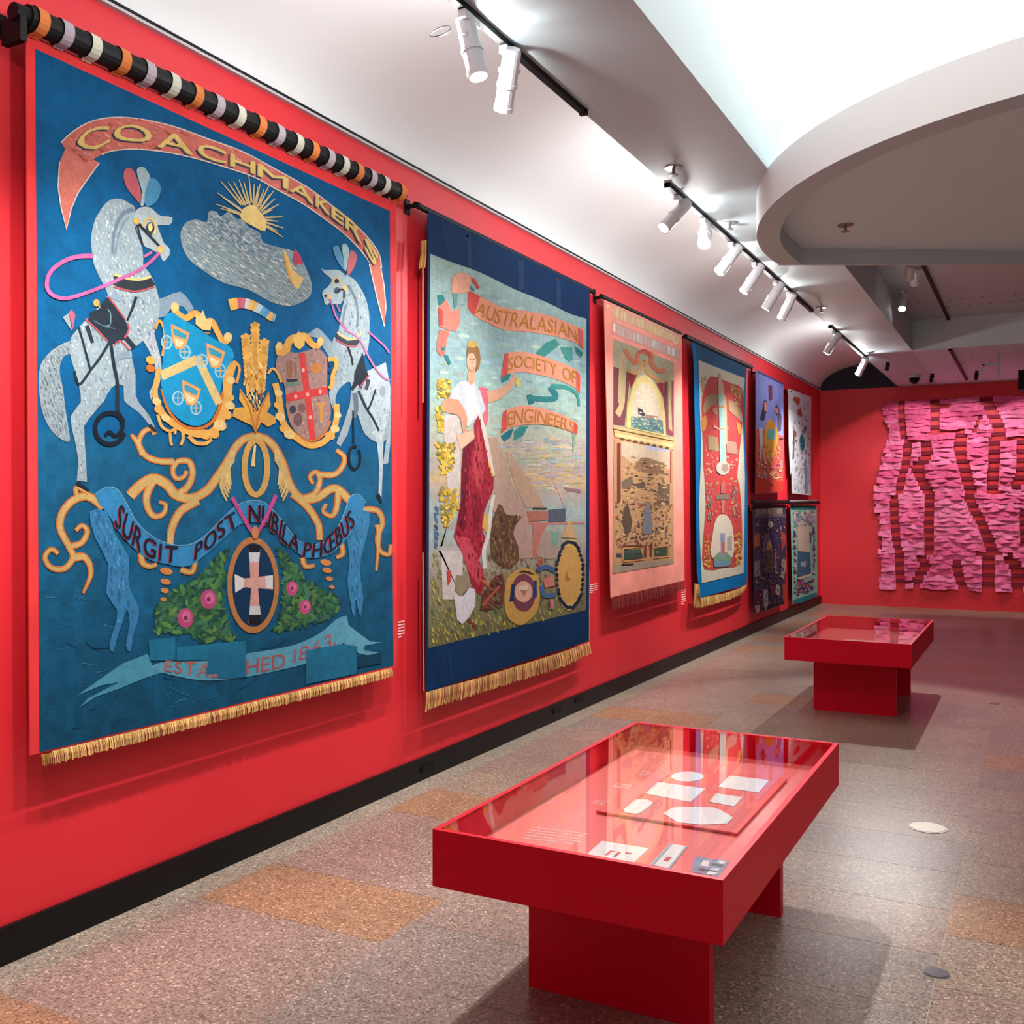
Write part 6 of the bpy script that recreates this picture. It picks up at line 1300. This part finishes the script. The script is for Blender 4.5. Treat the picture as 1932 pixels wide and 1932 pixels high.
A5.paint('painted_marks', scatter(T(G1, [(1010, 1500), (1355, 1500), (1355, 1932), (1010, 1932)]), 60, 0, 2.4, [(232, 130, 112), (206, 74, 80), (222, 156, 90), (238, 170, 150)], r5, None, .6) + scatter(T(G2, [(1010, 0), (1350, 0), (1350, 180), (1010, 140)]), 30, 0, 2.6, [(228, 140, 124), (232, 190, 140), (180, 140, 140)], r5, None, .7) + [(ell(*G2(1205, 100), 5, 4), (232, 186, 120)), (ell(*G2(1205, 230), 2, 3), (130, 50, 50)), (ell(*G2(1118, 120), 3, 3), (150, 140, 140))] + stroke(T(G1, [(1080, 1520), (1130, 1760)]), 3, 4, (224, 170, 140)) + [(ell(*G1(1330, 1435), 4, 2), (70, 40, 40))], 4, None, 'paint_fine', 'stuff')
r6 = random.Random(66)
A6 = plain_banner('pale grey banner with red heart shapes and a blue oval', T(G1, [(1435, 780), (1730, 892), (1722, 1932)]) + T(G2, [(1728, 378), (1480, 350), (1475, 60)]) + T(G1, [(1460, 1900), (1440, 1500)]), (190, 192, 198), (1510, 930), m='paint')
A6.each('red_shape', [[(spl(T(G1, [(1490, 900), (1530, 890), (1580, 920), (1560, 1000), (1510, 950)]), True, 2), (204, 92, 86))], [(spl(T(G1, [(1545, 1060), (1590, 1040), (1605, 1120), (1590, 1150), (1545, 1110)]), True, 2), (200, 84, 74))]], 2, None, 'paint_fine')
A6.paint('blue_oval', [(ell(*G1(1608, 1490), 4.6, 17, -.05, 16), (18, 110, 136))], 2, None, 'paint_fine')
A6.paint('painted_marks', scatter(T(G1, [(1445, 1000), (1720, 1050), (1715, 1900), (1480, 1850)]), 60, 0, 2.4, [(178, 176, 182), (206, 202, 196), (160, 170, 182), (196, 170, 160), (120, 110, 108)], r6, 1.5, .4) + scatter(T(G2, [(1485, 0), (1720, 0), (1720, 350), (1485, 330)]), 36, 0, 2.4, [(178, 190, 206), (206, 210, 216), (150, 170, 196)], r6, 1.5, .3) + stroke(T(G1, [(1500, 1400), (1490, 1700)]), 2.5, 2, (120, 96, 90), False) + stroke(T(G1, [(1650, 1700), (1655, 1930)]), 2.5, None, (110, 146, 186), False) + stroke(T(G2, [(1660, 0), (1662, 340)]), 4, None, (140, 164, 196), False) + [(T(G1, [(1600, 1380), (1640, 1260), (1670, 1280), (1640, 1360)]), (112, 130, 138)), (T(G1, [(1490, 1320), (1530, 1340), (1530, 1410), (1495, 1400)]), (150, 100, 96))], 3, None, 'paint_fine', 'stuff')
r7 = random.Random(77)
A7 = plain_banner('dark purple collage banner hung below the violet and coral one', T(G2, [(968, 512), (1400, 512), (1405, 1100), (1382, 1792), (985, 1915), (978, 1200)]), (52, 44, 68), (1450, 1165), m='paint')
A7.paint('heading', [(T(G2, [(1005, 545), (1355, 540), (1355, 620), (1005, 620)]), (142, 124, 116)), (T(G2, [(985, 620), (1395, 620), (1390, 660), (1000, 670)]), (104, 92, 106))] + worn_line(T(G2, [(1050, 615), (1340, 615)]), T(G2, [(1050, 550), (1340, 548)]), 10, [(112, 96, 94), (166, 148, 132)], r7), 1, None, 'paint_fine')
A7.each('collage_piece', [[(ell(*G2(1195, 755), 4.5, 6), (204, 196, 180))], [(T(G2, [(1130, 880), (1165, 870), (1230, 1100), (1180, 1100), (1110, 1180), (1100, 1000)]), (130, 110, 140))], [(T(G2, [(1140, 1040), (1180, 960), (1210, 1020), (1190, 1100), (1150, 1080)]), (206, 166, 84))], [(T(G2, [(1120, 1100), (1230, 1080), (1230, 1390), (1140, 1380), (1100, 1240)]), (92, 84, 76))], [(T(G2, [(1190, 820), (1250, 840), (1290, 1050), (1260, 1120), (1230, 1000)]), (76, 46, 110))], [(T(G2, [(1245, 1110), (1275, 1110), (1275, 1400), (1255, 1400)]), (190, 90, 100))], [(T(G2, [(985, 900), (1030, 850), (1055, 900), (1055, 1040), (985, 1060)]), (176, 88, 44))], [(T(G2, [(1330, 840), (1400, 900), (1395, 980), (1340, 1120)]), (180, 74, 70))], [(T(G2, [(1330, 1250), (1370, 1180), (1400, 1260), (1370, 1480), (1335, 1440)]), (168, 152, 138))], [(T(G2, [(985, 1240), (1050, 1220), (1065, 1420), (985, 1440)]), (126, 120, 122))], [(T(G2, [(990, 1640), (1070, 1600), (1085, 1800), (1000, 1790)]), (96, 26, 52))], [(T(G2, [(1100, 1600), (1160, 1600), (1165, 1800), (1130, 1880), (1100, 1800)]), (176, 174, 186))], [(T(G2, [(1270, 1530), (1320, 1560), (1310, 1680), (1250, 1660)]), (190, 172, 156))], [(T(G2, [(1190, 1560), (1225, 1560), (1225, 1640), (1190, 1660)]), (170, 60, 54))], [(T(G2, [(1350, 1530), (1385, 1530), (1380, 1760), (1355, 1740)]), (164, 88, 56))], [(T(G2, [(990, 1810), (1060, 1800), (1050, 1890), (1010, 1915)]), (190, 132, 112))]], 2, None, 'paint_fine')
A7.paint('collage_marks', scatter(T(G2, [(985, 680), (1395, 680), (1380, 1780), (990, 1880)]), 150, 0, 2.4, [(120, 108, 124), (168, 150, 140), (80, 60, 96), (150, 92, 80), (100, 96, 100)], r7, 1.4, .5), 4, None, 'paint_fine', 'stuff')
rod(A7, G2(955, 470), G2(1410, 462), 0.035, off=0.02); A7.paint('silver_edge', stroke(T(G2, [(980, 508), (1395, 508)]), 4, None, (96, 88, 110), False), 1)
r8 = random.Random(88)
A8 = plain_banner('turquoise-edged floral banner with cream and blue centre by the corner', T(G2, [(1462, 500), (1800, 508), (1812, 1640), (1700, 1720), (1560, 1785), (1488, 1790), (1478, 1200)]), (128, 178, 162), (1515, 1140), m='paint')
A8.paint('heading', [(T(G2, [(1462, 515), (1795, 515), (1790, 560), (1465, 565)]), (30, 122, 124)), (T(G2, [(1490, 1740), (1800, 1640), (1805, 1690), (1600, 1775), (1492, 1790)]), (36, 146, 154))], 1)
A8.paint('centre_panel', [(T(G2, [(1545, 760), (1715, 740), (1710, 1130), (1550, 1120)]), (222, 204, 180)), (T(G2, [(1550, 1100), (1712, 1120), (1722, 1390), (1545, 1440)]), (70, 110, 150)), (T(G2, [(1590, 1250), (1660, 1230), (1650, 1310), (1590, 1300)]), (176, 186, 190)), (T(G2, [(1700, 860), (1725, 860), (1725, 1000), (1705, 1000)]), (58, 84, 118)), (T(G2, [(1540, 1450), (1725, 1390), (1720, 1430), (1560, 1480)]), (226, 214, 190))], 2, None, 'paint_fine')
A8.paint('flowers', scatter(T(G2, [(1480, 600), (1780, 580), (1790, 740), (1490, 800)]), 60, 0, 3, [(206, 188, 200), (216, 176, 190), (120, 160, 140), (182, 160, 196), (226, 214, 206)], r8, None, .8) + scatter(T(G2, [(1480, 800), (1535, 800), (1540, 1450), (1490, 1450)]), 36, 0, 3, [(216, 190, 206), (120, 70, 130), (206, 206, 206), (130, 60, 90)], r8, None, .8) + scatter(T(G2, [(1735, 760), (1785, 760), (1785, 1430), (1735, 1430)]), 32, 0, 3, [(214, 200, 212), (150, 110, 160), (160, 190, 180), (110, 70, 120)], r8, None, .8) + scatter(T(G2, [(1490, 1480), (1770, 1460), (1760, 1600), (1500, 1700)]), 60, 0, 3, [(104, 44, 120), (150, 60, 120), (190, 100, 110), (96, 40, 112), (150, 196, 176)], r8, None, .7), 3, None, 'paint_fine', 'stuff')
rod(A8, G2(1440, 478), G2(1812, 470), 0.03, off=0.02); A8.paint('silver_edge', stroke(T(G2, [(1450, 452), (1800, 440)]), 3, None, (190, 180, 190), False), 1)

# ================================================================== wall texts
def wall_text(name, u, v, w, h, label, rows, lines_rgb=(236, 196, 196)):
    y0, z0 = on_wall(u, v + h / 2, 0.003); y1, z1 = on_wall(u + w, v - h / 2, 0.003)
    t = empty(name, (0.003, (y0 + y1) / 2, z0)); tag(t, label, 'wall text')
    mm = M.setdefault('walltext', mat('pale_wall_text', lines_rgb, .7)); rr = random.Random(int(u))
    zt = on_wall(u, v - h / 2, .003)[1]; zb = on_wall(u, v + h / 2, .003)[1]
    for r in range(rows):
        mb = MB(); z = zt + (zb - zt) * r / rows; hh = abs(zt - zb) / rows * .45
        y = y0; ye = y1 if r < rows - 1 else y0 + (y1 - y0) * .6
        while y < ye - .01:
            L = rr.uniform(.02, .06) * max(1, (y1 - y0) / .3); L = min(L, ye - y)
            mb.box(0.0, 0.003, y, y + L * .85, z - hh, z); y += L
        mb.build('text_line', mm, t)
wall_text('wall_label', 751, 1190, 13, 34, 'small pale wall text between the blue horse banner and the navy banner', 6)
wall_text('wall_label', 1114, 1112, 13, 18, 'small pale wall text between the navy and the salmon banner', 5)
wall_text('wall_label', 1286, 1128, 8, 30, 'narrow pale wall text between the salmon and the blue-bordered banner', 7, (226, 210, 216))
yb, zb_ = on_wall(1497, 1145, .02)
# ================================================================== pink wall hanging with letters left open
H1 = crop(1532, 700, 4.83); H4 = crop(1432, 1000, 3.864)
YH = YB - 0.06
def hx(c, p): return on_back(*c(*p), YH)
ST = []           # open letter strokes: (points on the wall, half width)
def st(c, pts, w): ST.append(([hx(c, p) for p in pts], w * .5 / 96.0 * 1.05))
for pts, w in (([(810, 290), (815, 450), (835, 600)], 11), ([(1115, 250), (1120, 380), (1118, 540)], 15), ([(1120, 330), (1240, 310)], 8), ([(1080, 545), (1360, 535)], 9), ([(1575, 250), (1620, 340), (1660, 430), (1715, 545)], 19),
               ([(1480, 545), (1510, 470), (1540, 400)], 6), ([(880, 650), (1030, 632)], 9), ([(870, 660), (862, 760), (850, 860), (815, 980), (795, 1090)], 14), ([(1035, 660), (1050, 740), (1020, 815), (950, 870)], 18), ([(950, 880), (990, 980), (1060, 1100)], 19),
               ([(1358, 590), (1345, 700), (1360, 800), (1395, 900), (1415, 1000), (1445, 1095)], 19), ([(1220, 962), (1390, 972)], 5), ([(1600, 602), (1900, 595)], 7), ([(1660, 620), (1655, 850), (1640, 1050)], 18), ([(1915, 650), (1915, 850), (1900, 960), (1860, 1030)], 18), ([(1600, 1090), (1760, 1085)], 6),
               ([(745, 1170), (750, 1350), (765, 1540), (790, 1650)], 15), ([(1070, 1160), (1062, 1400), (1065, 1650)], 16), ([(1430, 1160), (1490, 1290), (1555, 1410), (1600, 1530), (1640, 1640)], 17), ([(1510, 1655), (1720, 1650)], 8), ([(1920, 1250), (1920, 1600)], 9)):
    st(H1, pts, w)
for pts, w in (([(1020, 180), (1030, 420)], 15), ([(1180, 205), (1215, 260), (1170, 330)], 17), ([(1080, 370), (1180, 360), (1140, 420)], 9), ([(1440, 250), (1455, 340), (1495, 440)], 16), ([(1672, 190), (1670, 455)], 20), ([(1830, 215), (1880, 280), (1885, 410)], 20)):
    st(H4, pts, w)
def segd(p, a, b):
    dx, dz = b[0] - a[0], b[1] - a[1]; L = dx * dx + dz * dz
    t = max(0, min(1, ((p[0] - a[0]) * dx + (p[1] - a[1]) * dz) / L)) if L > 0 else 0
    return math.hypot(p[0] - a[0] - dx * t, p[1] - a[1] - dz * t)
def is_open(x, z):
    return any(segd((x, z), a, b) < w for pts, w in ST for a, b in zip(pts[:-1], pts[1:]))
ledge = sorted([(hx(H1, p)[1], hx(H1, p)[0]) for p in [(665, 270), (660, 420), (690, 560), (700, 640), (660, 760), (620, 900), (600, 1000), (555, 1150), (600, 1300), (610, 1500), (630, 1700), (640, 1850)]] + [(0.35, on_back(1660, 1110, YH)[0])])
def left_x(z):
    for (za, xa), (zb, xb) in zip(ledge[:-1], ledge[1:]):
        if za <= z <= zb: return xa + (xb - xa) * (z - za) / (zb - za + 1e-9)
    return ledge[0][1] if z < ledge[0][0] else ledge[-1][1]
hang = empty('wall_hanging', (3.2, YH, 0.35)); tag(hang, 'bright pink wall hanging of ruffled cloth strips with letters left open', 'wall hanging')
rh = random.Random(5)
ZT_, ZB_ = 3.93, 0.37; ROWS = 44; pitch = (ZT_ - ZB_) / ROWS; XEND = 5.3
def ruffle(x0, x1, zt, h, seed):
    r = random.Random(seed); n = max(2, int((x1 - x0) / .045)); mb = MB(); rows = 3
    ph = r.uniform(0, 6); am = r.uniform(.015, .05); f = r.uniform(7, 15)
    P_ = []
    for i in range(n + 1):
        x = x0 + (x1 - x0) * i / n; sag = .012 * math.sin(x * f + ph) + r.uniform(-.006, .006)
        for j in range(rows + 1):
            t = j / rows
            d = (.008 + am * t + .026 * t * math.sin(x * f * 1.7 + ph * 2) + r.uniform(-.012, .012) * t)
            P_.append((x + r.uniform(-.004, .004), YH + .02 - d, zt + sag - h * t))
    w = rows + 1
    for i in range(n):
        for j in range(rows):
            a = i * w + j; mb.face([P_[a], P_[a + 1], P_[a + w + 1], P_[a + w]])
    return mb
cnt = 0
TAPE = mat('shade_crimson_tape', (128, 10, 44), .8)  # deep tone stands in for shade behind the strips
PINKS = [M['pink'], mat('pink_cloth_pale', (238, 118, 164), .7, noise=.2, scale=14, bump=.4, bscale=30), mat('pink_cloth_deep', (222, 82, 132), .7, noise=.2, scale=14, bump=.4, bscale=30)]
for k in range(ROWS):
    z = ZT_ - pitch * (k + .5); x = left_x(z) + rh.uniform(-.05, .05); run = None; xs_ = x
    segs = []
    while xs_ < XEND:
        op = is_open(xs_, z)
        if not op and run is None: run = xs_
        if op and run is not None:
            if xs_ - run > .03: segs.append((run, xs_))
            run = None
        xs_ += .012
    if run is not None: segs.append((run, XEND))
    # long runs are several strips sewn end to end
    fin = []
    for a, b in segs:
        while b - a > 1.9 and cnt + len(fin) < 285:
            c = a + rh.uniform(.8, 1.3); fin.append((a, c)); a = c - .02
        fin.append((a, b))
    for a, b in fin:
        o = ruffle(a, b, ZT_ - pitch * k + .012, pitch * rh.uniform(1.15, 1.5), cnt).build('cloth_strip', rh.choice(PINKS), hang, True); cnt += 1
    if k % 2 == 0:      # carrier tape, widened and coloured dark as shade inside the open letters
        zc_ = ZT_ - pitch * k
        MB().box(left_x(z), XEND, YH + .030, YH + .036, zc_ - pitch * .75, zc_ + .01).build('carrier_tape', TAPE, hang)
